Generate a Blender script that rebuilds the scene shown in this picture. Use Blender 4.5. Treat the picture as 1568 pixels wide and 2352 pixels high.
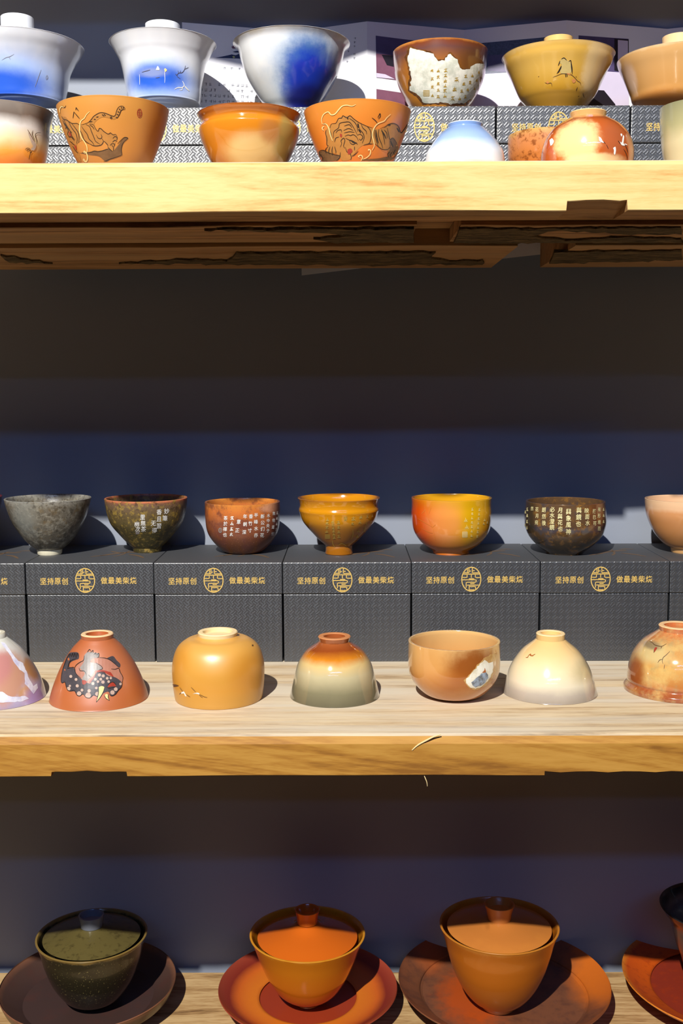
import bpy, bmesh, math, random
import numpy as np
from mathutils import Vector, Matrix
from mathutils.geometry import delaunay_2d_cdt

for o in list(bpy.data.objects): bpy.data.objects.remove(o)
random.seed(7)
scene = bpy.context.scene
COL = scene.collection

# ------------------------------------------------------------------ camera
F_PX, PITCH, ROLL, YAW = 2500.0, 0.1152, -0.0039, -0.0044      # for a 1568 x 2352 frame, camera at the origin
_f = np.array([math.sin(YAW)*math.cos(PITCH), math.cos(YAW)*math.cos(PITCH), -math.sin(PITCH)])
_r = np.array([math.cos(YAW), -math.sin(YAW), 0.0]); _u = np.cross(_r, _f)
_r, _u = _r*math.cos(ROLL)+_u*math.sin(ROLL), -_r*math.sin(ROLL)+_u*math.cos(ROLL)
cam_d = bpy.data.cameras.new('camera'); cam = bpy.data.objects.new('camera', cam_d); COL.objects.link(cam)
cam_d.sensor_width = 36.0; cam_d.lens = 36.0*F_PX/2352.0; cam_d.clip_start = 0.01; cam_d.clip_end = 50
cam.matrix_world = Matrix(((_r[0], _u[0], -_f[0], 0), (_r[1], _u[1], -_f[1], 0), (_r[2], _u[2], -_f[2], 0), (0, 0, 0, 1)))
scene.camera = cam

# ------------------------------------------------------------------ world, lights, exposure
w = bpy.data.worlds.new('world'); scene.world = w; w.use_nodes = True
w.node_tree.nodes['Background'].inputs[0].default_value = (0.80, 0.88, 1.0, 1)
w.node_tree.nodes['Background'].inputs[1].default_value = 0.003
scene.view_settings.view_transform = 'Standard'; scene.view_settings.look = 'None'
scene.view_settings.exposure = 0.0; scene.view_settings.gamma = 1.0; scene.view_settings.use_curve_mapping = False

def aim(o, tgt):
    d = Vector(tgt)-o.location; o.rotation_euler = d.to_track_quat('-Z', 'Y').to_euler()
# one hard display spotlight up behind the viewer, left
ld = bpy.data.lights.new('display_spotlight', 'SPOT'); ld.energy = 560; ld.spot_size = math.radians(50); ld.spot_blend = 0.4
ld.shadow_soft_size = 0.02; ld.color = (1.0, 0.965, 0.90)
lo = bpy.data.objects.new('display_spotlight', ld); COL.objects.link(lo); lo.location = (-0.57, -1.0, 1.58); aim(lo, (0, 1.1, 0.0))
# two cool ceiling tubes across the room
def tube(name, loc, energy, color, sx=2.4, sy=0.04):
    d = bpy.data.lights.new(name, 'AREA'); d.shape = 'RECTANGLE'; d.size = sx; d.size_y = sy; d.energy = energy; d.color = color
    o = bpy.data.objects.new(name, d); COL.objects.link(o); o.location = loc; aim(o, (0, 1.2, -0.1)); return o
tube('ceiling_tube', (0.3, -2.5, 1.84), 17, (0.13, 0.36, 1.0))
tube('ceiling_tube', (-0.3, -3.1, 1.47), 5, (0.24, 0.46, 1.0))

# ------------------------------------------------------------------ pixel rays (frame 1568 x 2352)
def ray(px, py): return _f + _r*(px-784)/F_PX - _u*(py-1176)/F_PX
def at_z(px, py, z): d = ray(px, py); return d*(z/d[2])
def at_y(px, py, y): d = ray(px, py); return d*(y/d[1])

# ------------------------------------------------------------------ key planes (metres)
Y_WALL = 1.268
Y_TF = 0.886                                            # front of the top shelf
Z_TOP, Z_MID, Z_LOW = float(at_y(784, 369.5, Y_TF)[2]), -0.2895, -0.7115
Z_BOX_MID = -0.1831
Y_BOX = 1.1244
YB2 = 1.118                                             # front of the boxes on the top shelf
Z_BOX_TOP = float(at_y(1138, 243, YB2)[2])

# ------------------------------------------------------------------ helpers: colour, nodes
def lin(c):
    def g(v):
        v /= 255.0
        return v/12.92 if v <= 0.04045 else ((v+0.055)/1.055)**2.4
    return (g(c[0]), g(c[1]), g(c[2]), 1.0)

class N:
    """small wrapper round a material's node tree"""
    def __init__(s, name, rough=0.5, spec=0.5, coat=0.0, metallic=0.0):
        s.m = bpy.data.materials.new(name); s.m.use_nodes = True; s.t = s.m.node_tree
        s.b = s.t.nodes['Principled BSDF']
        s.b.inputs['Roughness'].default_value = rough
        s.b.inputs['Specular IOR Level'].default_value = spec
        s.b.inputs['Coat Weight'].default_value = coat
        s.b.inputs['Coat Roughness'].default_value = 0.06
        s.b.inputs['Metallic'].default_value = metallic
    def n(s, typ, **kw):
        nd = s.t.nodes.new(typ)
        for k, v in kw.items(): setattr(nd, k, v)
        return nd
    def l(s, a, b): s.t.links.new(a, b)
    def put(s, sock, v):
        if hasattr(v, 'node'): s.l(v, sock)
        else: sock.default_value = v
    def math(s, op, a, b=0.0, c=0.0, clamp=False):
        nd = s.n('ShaderNodeMath', operation=op); nd.use_clamp = clamp
        s.put(nd.inputs[0], a); s.put(nd.inputs[1], b); s.put(nd.inputs[2], c); return nd.outputs[0]
    def vmath(s, op, a, b=(0, 0, 0)):
        nd = s.n('ShaderNodeVectorMath', operation=op)
        s.put(nd.inputs[0], a); s.put(nd.inputs[1], b)
        return nd.outputs['Value'] if op in ('LENGTH', 'DISTANCE', 'DOT_PRODUCT') else nd.outputs[0]
    def obj(s): return s.n('ShaderNodeTexCoord').outputs['Object']
    def sep(s, v):
        nd = s.n('ShaderNodeSeparateXYZ'); s.l(v, nd.inputs[0]); return nd.outputs
    def noise(s, vec, scale, detail=4.0, rough=0.6, dist=0.0):
        nd = s.n('ShaderNodeTexNoise'); s.l(vec, nd.inputs['Vector'])
        nd.inputs['Scale'].default_value = scale; nd.inputs['Detail'].default_value = detail
        nd.inputs['Roughness'].default_value = rough; nd.inputs['Distortion'].default_value = dist
        return nd.outputs[0]
    def smooth(s, v, a, b):
        nd = s.n('ShaderNodeMapRange', interpolation_type='SMOOTHSTEP')
        s.put(nd.inputs[0], v); nd.inputs[1].default_value = a; nd.inputs[2].default_value = b
        return nd.outputs[0]
    def ramp(s, v, stops, interp='LINEAR'):
        nd = s.n('ShaderNodeValToRGB'); e = nd.color_ramp; e.interpolation = interp
        s.put(nd.inputs[0], v)
        while len(e.elements) < len(stops): e.elements.new(0.5)
        for el, (p, c) in zip(e.elements, stops): el.position = p; el.color = lin(c)
        return nd.outputs[0]
    def mix(s, fac, a, b, blend='MIX'):
        nd = s.n('ShaderNodeMix', data_type='RGBA', blend_type=blend)
        s.put(nd.inputs[0], fac); s.put(nd.inputs[6], a); s.put(nd.inputs[7], b); return nd.outputs[2]
    def color(s, v): s.put(s.b.inputs['Base Color'], v)
    def bump(s, h, strength=0.3, dist=0.001):
        nd = s.n('ShaderNodeBump'); nd.inputs['Strength'].default_value = strength; nd.inputs['Distance'].default_value = dist
        s.l(h, nd.inputs['Height']); s.l(nd.outputs[0], s.b.inputs['Normal'])

def flat(name, c, rough=0.5, metallic=0.0, vary=0.12, scale=300, spec=0.5):
    k = N(name, rough=rough, metallic=metallic, spec=spec)
    a = lin(c); d = tuple(x*(1-vary*2) for x in a[:3])+(1,)
    k.color(k.mix(k.noise(k.obj(), scale), a, d)); return k.m

# ------------------------------------------------------------------ helpers: objects
def link(name, mesh, mat=None, parent=None, loc=None):
    o = bpy.data.objects.new(name, mesh); COL.objects.link(o)
    if mat is not None and len(mesh.materials) == 0: mesh.materials.append(mat)
    if parent is not None: o.parent = parent
    if loc is not None: o.location = loc
    return o
def empty(name, loc): 
    o = bpy.data.objects.new(name, None); COL.objects.link(o); o.location = loc; o.empty_display_size = 0.02; return o
def tag(o, label, cat, group=None):
    o['label'] = label; o['category'] = cat
    if group: o['group'] = group
    return o
def mesh_from(name, V, Fc, smooth=True, angle=40):
    me = bpy.data.meshes.new(name); me.from_pydata([tuple(v) for v in V], [], Fc); me.update()
    if smooth:
        me.polygons.foreach_set('use_smooth', [True]*len(me.polygons)); me.set_sharp_from_angle(angle=math.radians(angle))
    return me
def box_bm(bm, x0, x1, y0, y1, z0, z1, bev=0.0):
    r = bmesh.ops.create_cube(bm, size=1.0); vs = r['verts']
    for v in vs: v.co = Vector(((x0+x1)/2+v.co.x*(x1-x0), (y0+y1)/2+v.co.y*(y1-y0), (z0+z1)/2+v.co.z*(z1-z0)))
    if bev > 0:
        es = list({e for v in vs for e in v.link_edges})
        bmesh.ops.bevel(bm, geom=es, offset=bev, segments=2, affect='EDGES', profile=0.5)
def bm_mesh(name, bm, smooth=False):
    bmesh.ops.recalc_face_normals(bm, faces=bm.faces[:])
    me = bpy.data.meshes.new(name); bm.to_mesh(me); bm.free()
    if smooth:
        me.polygons.foreach_set('use_smooth', [True]*len(me.polygons)); me.set_sharp_from_angle(angle=math.radians(35))
    return me

def catmull(P, n=10):
    P = np.asarray(P, float)
    if len(P) < 3: return P
    Q = np.vstack([2*P[0]-P[1], P, 2*P[-1]-P[-2]]); out = []
    for i in range(1, len(Q)-2):
        p0, p1, p2, p3 = Q[i-1], Q[i], Q[i+1], Q[i+2]
        for t in np.arange(n)/n:
            out.append(0.5*((2*p1)+(-p0+p2)*t+(2*p0-5*p1+4*p2-p3)*t*t+(-p0+3*p1-3*p2+p3)*t**3))
    out.append(P[-1]); return np.array(out)

def lathe(name, loop, seg=112):
    """solid of revolution from a cross-section running axis -> outside -> inside -> axis"""
    V, Fc = [], []; rings = []
    for r, z in loop:
        if r < 1e-6: rings.append([len(V)]); V.append((0, 0, z))
        else:
            rings.append(list(range(len(V), len(V)+seg)))
            for k in range(seg):
                a = 2*math.pi*k/seg; V.append((r*math.cos(a), r*math.sin(a), z))
    for A, B in zip(rings[:-1], rings[1:]):
        if len(A) == 1 and len(B) == 1: continue
        for k in range(seg):
            k2 = (k+1) % seg
            if len(A) == 1: Fc.append((A[0], B[k2], B[k]))
            elif len(B) == 1: Fc.append((A[k], A[k2], B[0]))
            else: Fc.append((A[k], A[k2], B[k2], B[k]))
    me = mesh_from(name, V, Fc, True, 38)
    bm = bmesh.new(); bm.from_mesh(me); bmesh.ops.recalc_face_normals(bm, faces=bm.faces[:]); bm.to_mesh(me); bm.free()
    return me

class Bowl:
    """a thrown bowl: px profile of half-widths and ring-centre rows, from foot to rim, turned about its own axis.
    inverted bowls have the rim down on the shelf."""
    def __init__(s, name, label, cat, cx, y0, base_z, prof, mat, thick=0.0026, foot=None, foot_mat=None, group=None,
                 inner_mat=None, rimr=0.0013, inverted=False, fixbase=True):
        s.cx, s.y0 = cx, y0
                # axis stands upright: use the x of the middle ring
        xs = [at_y(cx, p[1], y0)[0] for p in prof]; s.X = float(np.mean(xs))
        s.base = base_z
        pts = []
        for hw, py in prof:
            p = at_y(cx, py, y0); dep = float(p@_f)
            pts.append((hw*dep/F_PX, float(p[2])-base_z))
        pts = np.array(pts)
        if fixbase:
            if inverted: pts[-1, 1] = 0.0
            else: pts[0, 1] = 0.0
        s.root = empty(name, (s.X, y0, base_z)); tag(s.root, label, cat, group)
        sg = -1.0 if inverted else 1.0
        foot_n = foot or 0            # number of leading points that belong to the foot ring
        if foot_n:
            fp = pts[:foot_n]; body = pts[foot_n-1:].copy()
            ri = max(fp[:, 0].min()-0.0042, 0.002); z0, z1 = fp[0, 1], fp[-1, 1]
            loop = [(0, z1), (0, z0+sg*0.0035), (ri, z0+sg*0.0035), (ri, z0+sg*0.0006), (ri+0.0006, z0)]+[(fp[0, 0]-0.0007, z0), (fp[0, 0], z0+sg*0.0008)]+[tuple(q) for q in fp[1:]]+[(0, z1)]
            s.foot = link('foot_ring', lathe('foot_ring', loop, 72), foot_mat or mat, s.root)
        else: body = pts.copy()
        out = catmull(body, 9)
        s.out = out
        R, Zr = out[-1]
        loop = [(0, out[0, 1])]+[tuple(q) for q in out[:-1]]
        # rounded rim
        t = thick
        loop += [(R, Zr-sg*0.0004), (R-0.15*t, Zr), (R-0.5*t, Zr+sg*0.0), (R-0.85*t, Zr), (R-t, Zr-sg*0.0006)]
        inner = []
        zlim = out[0, 1]+sg*(t*1.6)
        for r, z in out[::-1][2:]:
            if sg*(z-zlim) <= 0: break
            if r-t > 0.002: inner.append((r-t, z))
        if inner:
            inner.append((inner[-1][0]*0.6, zlim+sg*0.0002)); inner.append((0, zlim))
        else: inner = [(0, zlim)]
        s.body = link('body', lathe('body', loop+inner), mat, s.root)
        s.pts = pts
        # table for ray hits
        o = np.argsort(out[:, 1]) if not inverted else np.argsort(out[:, 1])
        s.tz, s.tr = out[o, 1], out[o, 0]
    def hit(s, px, py, off=0.00025):
        d = ray(px, py); t0 = s.y0/d[1]; rm = s.tr.max()*1.3/d[1]
        t = np.linspace(t0-rm, t0+rm*0.4, 700)
        P = d[None, :]*t[:, None]
        rr = np.hypot(P[:, 0]-s.X, P[:, 1]-s.y0); z = P[:, 2]-s.base
        ok = (z > s.tz[0]-1e-4) & (z < s.tz[-1]+1e-4)
        g = np.where(ok, rr-np.interp(z, s.tz, s.tr), 1.0)
        k = np.where((g[1:] <= 0) & (g[:-1] > 0))[0]
        if len(k) == 0: return None
        k = k[0]
        if not ok[k]: a = 1.0
        else: a = g[k]/(g[k]-g[k+1])
        p = P[k]+(P[k+1]-P[k])*a
        x, y, z = p[0]-s.X, p[1]-s.y0, p[2]-s.base
        rd = math.hypot(x, y); dz = 0.0006
        sl = (np.interp(z+dz, s.tz, s.tr)-np.interp(z-dz, s.tz, s.tr))/(2*dz)
        n = np.array([x/rd, y/rd, -sl]); n /= np.linalg.norm(n)
        return np.array([x, y, z])+n*off
    def local(s, px, py):
        p = s.hit(px, py, 0.0)
        if p is None:
            q = at_y(px, py, s.y0); p = np.array([q[0]-s.X, 0, q[2]-s.base])
        return p
    def decal(s, name, V2, Fc, mat, off=0.00025, label=None):
        idx, V = {}, []
        for i, v in enumerate(V2):
            h = s.hit(v[0], v[1], off)
            if h is not None: idx[i] = len(V); V.append(h)
        Fc = [tuple(idx[i] for i in f) for f in Fc if all(i in idx for i in f)]
        if not Fc: return None
        o = link(name, mesh_from(name, V, Fc, False), mat, s.root)
        if label: o['label'] = label
        return o

# ---- 2-D shapes in pixel space that are later laid on a surface
class Ink:
    def __init__(s): s.V, s.F = [], []
    def stroke(s, pts, w=1.6, taper=True, n=5):
        P = catmull(pts, n) if len(pts) > 2 else np.array([np.array(pts[0])+(np.array(pts[1])-np.array(pts[0]))*t for t in np.linspace(0, 1, 5)], float)
        T = np.gradient(P, axis=0); T /= np.maximum(np.linalg.norm(T, axis=1), 1e-6)[:, None]
        Nn = np.stack([-T[:, 1], T[:, 0]], 1); m = len(P); b = len(s.V)
        for i in range(m):
            k = i/(m-1); ww = w*0.5*((0.35+0.65*math.sin(math.pi*min(max(k, 0.02), 0.98))**0.6) if taper else 1.0)
            s.V.append(P[i]+Nn[i]*ww); s.V.append(P[i]-Nn[i]*ww)
        for i in range(m-1): s.F.append((b+2*i, b+2*i+1, b+2*i+3, b+2*i+2))
        return s
    def lines(s, L, w=1.6):
        for p in L: s.stroke(p, w)
        return s
    def fill(s, poly, step=7.0, smooth=True):
        P = catmull(list(poly)+[poly[0]], 4)[:-1] if smooth else np.array(poly, float)
        nb = len(P); pts = [Vector(p) for p in P]
        x0, y0 = P.min(0); x1, y1 = P.max(0)
        y = y0+step/2
        while y < y1:
            x = x0+step/2
            while x < x1:
                c = False; j = nb-1
                for i in range(nb):
                    if (P[i, 1] > y) != (P[j, 1] > y) and x < (P[j, 0]-P[i, 0])*(y-P[i, 1])/(P[j, 1]-P[i, 1])+P[i, 0]: c = not c
                    j = i
                if c: pts.append(Vector((x, y)))
                x += step
            y += step
        r = delaunay_2d_cdt(pts, [], [list(range(nb))], 1, 1e-4)
        b = len(s.V); s.V += [np.array(v) for v in r[0]]; s.F += [tuple(b+i for i in f) for f in r[2]]
        return s
    def text(s, ch, x, y, size, sx=1.0, rot=0.0, shear=0.0):
        V, Fc = glyph(ch); b = len(s.V); c, q = math.cos(rot), math.sin(rot)
        for gx, gy in V:
            gx = (gx+shear*gy)*sx*size; gy = gy*size
            s.V.append(np.array([x+gx*c-gy*q, y-(gx*q+gy*c)]))
        s.F += [tuple(b+i for i in f) for f in Fc]; return s
    def column(s, chars, x0, y0, x1, y1, size, sx=0.9, jit=0.0):
        n = len(chars)
        for i, ch in enumerate(chars):
            k = i/(n-1) if n > 1 else 0
            s.text(ch, x0+(x1-x0)*k+random.uniform(-jit, jit), y0+(y1-y0)*k, size, sx, random.uniform(-jit, jit)*0.06, random.uniform(0, .1))
        return s
    def scrawl(s, n, x0, y0, x1, y1, size, sx=0.9):
        """a column of n small brush-written characters too fine to read in the photo"""
        for i in range(n):
            k = i/(n-1) if n > 1 else 0; x = x0+(x1-x0)*k; y = y0+(y1-y0)*k; h = size*0.46; ww = h*sx; u = random.uniform
            for q in range(random.choice((2, 3))):
                yy = y+h*u(-.8, .8); s.stroke([(x-ww*u(.6, 1), yy+h*.12), (x, yy), (x+ww*u(.6, 1), yy-h*.15)], 1.35)
            s.stroke([(x+ww*u(-.3, .3), y-h), (x+ww*u(-.2, .2), y), (x+ww*u(-.4, .3), y+h)], 1.4)
            s.stroke([(x+ww*.1, y-h*.1), (x-ww*.5, y+h*.4), (x-ww*.9, y+h*.8)], 1.2)
            s.stroke([(x+ww*.1, y+h*.1), (x+ww*.6, y+h*.5), (x+ww*.9, y+h*.9)], 1.4)
        return s
    def on(s, bowl, name, mat, off=0.00025, label=None): return bowl.decal(name, s.V, s.F, mat, off, label)
    def seal(s, x, y, wd, ht):
        for k in np.linspace(-0.5, 0.5, 5): s.stroke([(x+k*wd, y-ht/2), (x+k*wd, y+ht/2)], 1.1, False)
        for k in np.linspace(-0.5, 0.5, 5): s.stroke([(x-wd/2, y+k*ht), (x+wd/2, y+k*ht)], 1.1, False)
        return s

_G = {}
def glyph(ch):
    """outline of one written character, centred, about one unit high"""
    if ch not in _G:
        cu = bpy.data.curves.new('glyph', 'FONT'); cu.body = ch; cu.size = 1.0; cu.align_x = 'CENTER'; cu.resolution_u = 2; cu.offset = 0.012
        ob = bpy.data.objects.new('glyph', cu); COL.objects.link(ob)
        dg = bpy.context.evaluated_depsgraph_get(); me = bpy.data.meshes.new_from_object(ob.evaluated_get(dg))
        V = np.array([v.co[:2] for v in me.vertices], float)
        if len(V): V -= (V.max(0)+V.min(0))/2
        _G[ch] = ([tuple(v) for v in V], [tuple(p.vertices) for p in me.polygons])
        bpy.data.objects.remove(ob); bpy.data.curves.remove(cu); bpy.data.meshes.remove(me)
    return _G[ch]

# ------------------------------------------------------------------ materials
def wood(name, light, mid, dark, scale=1.0, diag=0.0, rough=0.62, bump=0.25, weather=None, stops=(0.36, 0.47, 0.56, 0.70)):
    k = N(name, rough=rough, spec=0.3)
    P = k.obj(); x, y, z = k.sep(P)
    zz = k.math('ADD', k.math('ADD', z, k.math('MULTIPLY', y, 0.8)), k.math('MULTIPLY', x, diag))
    cmb = k.n('ShaderNodeCombineXYZ'); k.put(cmb.inputs[0], k.math('MULTIPLY', x, 0.06)); k.put(cmb.inputs[1], k.math('MULTIPLY', y, 0.5)); k.put(cmb.inputs[2], zz)
    g1 = k.noise(cmb.outputs[0], 70*scale, 5, 0.65, 1.2)
    cmb2 = k.n('ShaderNodeCombineXYZ'); k.put(cmb2.inputs[0], k.math('MULTIPLY', x, 0.12)); k.put(cmb2.inputs[1], y); k.put(cmb2.inputs[2], z)
    g2 = k.noise(cmb2.outputs[0], 420*scale, 3, 0.7)
    g3 = k.noise(P, 9, 3)
    v = k.math('ADD', k.math('MULTIPLY', g1, 0.62), k.math('ADD', k.math('MULTIPLY', g2, 0.26), k.math('MULTIPLY', g3, 0.14)))
    c = k.ramp(v, [(stops[0], dark), (stops[1], mid), (stops[2], light), (stops[3], tuple(min(255, i+8) for i in light))])
    if weather:
        m = k.smooth(k.noise(cmb.outputs[0], 22, 4), 0.40, 0.62)
        c = k.mix(k.math('MULTIPLY', m, 0.8), c, lin(weather))
    k.color(c); k.bump(v, bump, 0.0012); return k.m
M_TOPFRONT = wood('pale_sawn_wood', (224, 186, 124), (216, 174, 110), (190, 142, 78), 1.0)
M_MIDFRONT = wood('honey_sawn_wood', (176, 128, 54), (162, 112, 42), (132, 86, 30), 0.55, diag=0.16, stops=(0.41, 0.49, 0.55, 0.66))
M_MIDTOP = wood('weathered_shelf_wood', (208, 186, 150), (188, 162, 126), (122, 96, 68), 0.8, weather=(206, 196, 178))
M_LOWTOP = wood('brown_shelf_wood', (196, 164, 116), (170, 134, 88), (104, 74, 44), 0.8)
M_UNDER = wood('rough_underside_wood', (190, 142, 88), (156, 112, 64), (88, 60, 34), 0.9, weather=(176, 138, 92))
def bark():
    k = N('bark', rough=0.95, spec=0.15); P = k.obj()
    x, y, z = k.sep(P); cmb = k.n('ShaderNodeCombineXYZ'); k.put(cmb.inputs[0], k.math('MULTIPLY', x, 0.35)); k.put(cmb.inputs[1], y); k.put(cmb.inputs[2], z)
    n = k.noise(cmb.outputs[0], 120, 6, 0.7); k.color(k.ramp(n, [(0.35, (62, 52, 38)), (0.55, (108, 90, 62)), (0.72, (146, 118, 76))])); k.bump(n, 1.0, 0.004); return k.m
M_BARK = bark()
def wallmat():
    k = N('slate_blue_wall_paint', rough=0.62, spec=0.35); P = k.obj()
    k.color(k.mix(k.noise(P, 5, 4), lin((146, 152, 164)), lin((136, 143, 157)))); k.bump(k.noise(P, 600, 3), 0.08, 0.0005); return k.m
M_WALL = wallmat()
def boxmat(name, weave=1.0, c0=(32, 36, 42), c1=(42, 46, 53), rough=0.43, k_scale=1.0):
    k = N(name, rough=rough, spec=1.0); k.b.inputs['IOR'].default_value = 1.66; P = k.obj(); x, y, z = k.sep(P)
    wob = k.math('MULTIPLY', k.math('SUBTRACT', k.noise(P, 120, 2), 0.5), 0.004)
    xa = k.math('ADD', x, k.math('MULTIPLY', y, 1.0)); xa = k.math('ADD', xa, wob)
    u = k.math('MULTIPLY', k.math('ADD', xa, z), 150*k_scale); v = k.math('MULTIPLY', k.math('SUBTRACT', xa, z), 150*k_scale)
    chk = k.math('MODULO', k.math('ADD', k.math('FLOOR', u), k.math('ADD', k.math('FLOOR', v), 400.0)), 2.0)
    su = k.math('ABSOLUTE', k.math('SINE', k.math('MULTIPLY', u, math.pi*2))); sv = k.math('ABSOLUTE', k.math('SINE', k.math('MULTIPLY', v, math.pi*2)))
    h = k.math('ADD', k.math('MULTIPLY', chk, su), k.math('MULTIPLY', k.math('SUBTRACT', 1.0, chk), sv))
    fine = k.noise(P, 1400, 3)
    hh = k.math('ADD', k.math('MULTIPLY', h, weave), k.math('MULTIPLY', fine, 0.7))
    k.color(k.mix(fine, lin(c0), lin(c1))); k.bump(hh, 0.22, 0.0009); return k.m
M_BOX = boxmat('charcoal_textured_paper')
M_BOXTOP = boxmat('charcoal_plain_paper', 0.0, (46, 48, 52), (56, 58, 63), 0.6)
M_GOLD = flat('gold_print', (226, 190, 106), 0.4, 0.12, 0.08)
M_GOLDDIM = flat('worn_gold_print', (116, 92, 68), 0.6, 0.1, 0.2)
M_PAPER = flat('brochure_paper', (226, 226, 232), 0.45, 0, 0.02)

# ------------------------------------------------------------------ structure: wall
bm = bmesh.new(); box_bm(bm, -1.5, 1.5, Y_WALL, Y_WALL+0.05, -1.3, 1.3)
wall = link('wall_back', bm_mesh('wall_back', bm), M_WALL); wall['kind'] = 'structure'
bm = bmesh.new(); box_bm(bm, -1.5, 1.5, -3.6, Y_WALL, -1.35, -1.3)
floor = link('floor', bm_mesh('floor', bm), flat('dark_floor', (70, 64, 58), 0.6)); floor['kind'] = 'structure'

# ------------------------------------------------------------------ shelves
XL, XR = -1.05, 1.05
def slab(name, x0, x1, y0, y1, z0, z1, m_front, m_top, m_under, parent, wob=0.0008, notches=(), nseg=160, bev=0.0015):
    """plank with slightly uneven arrises; notches = (xa, xb, depth) bites in the lower front edge"""
    V, Fc, Mi = [], [], []
    xs = sorted(set(list(np.linspace(x0, x1, nseg))+[q for a, b, d in notches for q in (a, a+0.0006, b-0.0006, b)]))
    rnd = np.random.RandomState(len(name)*7)
    ph = rnd.uniform(0, 6, 6)
    for x in xs:
        w1 = wob*(math.sin(x*9+ph[0])+0.6*math.sin(x*31+ph[1])+0.4*math.sin(x*77+ph[2]))*0.6
        w2 = wob*(math.sin(x*13+ph[3])+0.6*math.sin(x*41+ph[4]))*0.6
        zb = z0+w2
        for a, b, d in notches:
            if a < x < b: zb = z0+d+0.0006*math.sin(x*310)
        V += [(x, y0+bev*2.2+w1*0.3, z1), (x, y0+bev+w1*0.3, z1-bev*0.5), (x, y0+w1*0.4, z1-bev*2.6), (x, y0+w1*0.5, zb+0.0006), (x, y0+0.0006, zb), (x, y1, z0), (x, y1, z1)]
    n = len(xs); K = 7
    for i in range(n-1):
        for j in range(K):
            j2 = (j+1) % K
            Fc.append((i*K+j, (i+1)*K+j, (i+1)*K+j2, i*K+j2)); Mi.append(1 if j in (0, 6) else (0 if j in (1, 2, 3) else 2))
    Fc.append(tuple(range(K))[::-1]); Mi.append(0); Fc.append(tuple((n-1)*K+j for j in range(K))); Mi.append(0)
    me = mesh_from(name, V, Fc, False)
    for m in (m_front, m_top, m_under): me.materials.append(m)
    me.polygons.foreach_set('material_index', Mi)
    bm = bmesh.new(); bm.from_mesh(me); bmesh.ops.recalc_face_normals(bm, faces=bm.faces[:]); bm.to_mesh(me); bm.free()
    return link(name, me, None, parent)

# --- middle shelf
Y_MF = 0.880
mid = tag(empty('wooden_shelf', (0, 0, 0)), 'thick honey coloured plank shelf in the middle, two rows of cups on it', 'shelf')
zb = float(at_y(784, 1782, Y_MF)[2])
xa, xb = float(at_y(117, 1780, Y_MF)[0]), float(at_y(292, 1780, Y_MF)[0]); xc = float(at_y(1250, 1780, Y_MF)[0])
slab('plank', XL, XR, Y_MF, Y_WALL-0.006, zb, Z_MID, M_MIDFRONT, M_MIDTOP, M_UNDER, mid, 0.0005, [(xa, xb, 0.0040), (xc, XR-0.01, 0.0026)], bev=0.0028)
# --- lower shelf
low = tag(empty('wooden_shelf', (0, 0, 0)), 'brown plank shelf at the bottom, with lidded cups on saucers', 'shelf')
slab('plank', XL, XR, 0.90, Y_WALL-0.012, Z_LOW-0.04, Z_LOW, M_MIDFRONT, M_LOWTOP, M_UNDER, low, 0.0006)
# --- shelf above the picture (its shadow falls on the top of the wall)
upp = tag(empty('wooden_shelf', (0, 0, 0)), 'plank shelf above the top edge of the picture', 'shelf')
slab('plank', XL, XR, 0.89, Y_WALL-0.006, 0.547, 0.587, M_TOPFRONT, M_MIDTOP, M_UNDER, upp, 0.0006)
# --- top shelf: planks side by side, rough below
top = tag(empty('wooden_shelf', (0, 0, 0)), 'pale thick plank shelf at the top with rough bark underside', 'shelf')
zt = float(at_y(784, 486, Y_TF)[2])
y1 = float(at_z(784, 508, zt)[1])                       # back of the front plank's clean underside
n0, n1 = float(at_y(1300, 480, Y_TF)[0]), float(at_y(1441, 480, Y_TF)[0])
slab('plank', XL, XR, Y_TF, y1, zt, Z_TOP, M_TOPFRONT, M_MIDTOP, M_UNDER, top, 0.0006, [(n0, n1, 0.0075)])
zb3 = zt-0.004; y2 = float(at_z(784, 556, zb3)[1]); y4 = 1.226
zb4 = float(at_y(784, 616, y4)[2])
xh0, xh1 = float(at_z(952, 530, zb3)[0]), float(at_z(1050, 530, zb3)[0])
for a, b in ((XL, xh0), (xh1, XR)): slab('plank', a, b, y1+0.0006, y2, zb3, Z_TOP-0.0004, M_UNDER, M_MIDTOP, M_UNDER, top, 0.0008)
slab('plank', xh0+0.0004, xh1-0.0004, y1+0.0006, y2, zb3+0.012, Z_TOP-0.0004, M_UNDER, M_MIDTOP, M_UNDER, top, 0.0004, nseg=12)
xg0, xg1 = float(at_y(1128, 600, y4)[0]), float(at_y(1240, 600, y4)[0])
for a, b in ((XL, xg0), (xg1, XR)):
    slab('plank', a, b, y2+0.0006, y4, zb4, Z_TOP-0.0004, M_UNDER, M_MIDTOP, M_UNDER, top, 0.0006)
slab('plank', xg0+0.0004, xg1-0.0004, y2+0.0006, y4, Z_TOP-0.012, Z_TOP-0.0004, M_UNDER, M_MIDTOP, M_UNDER, top, 0.0003, nseg=12)  # thin board added over the gap to keep leaking light off the wall
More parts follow.
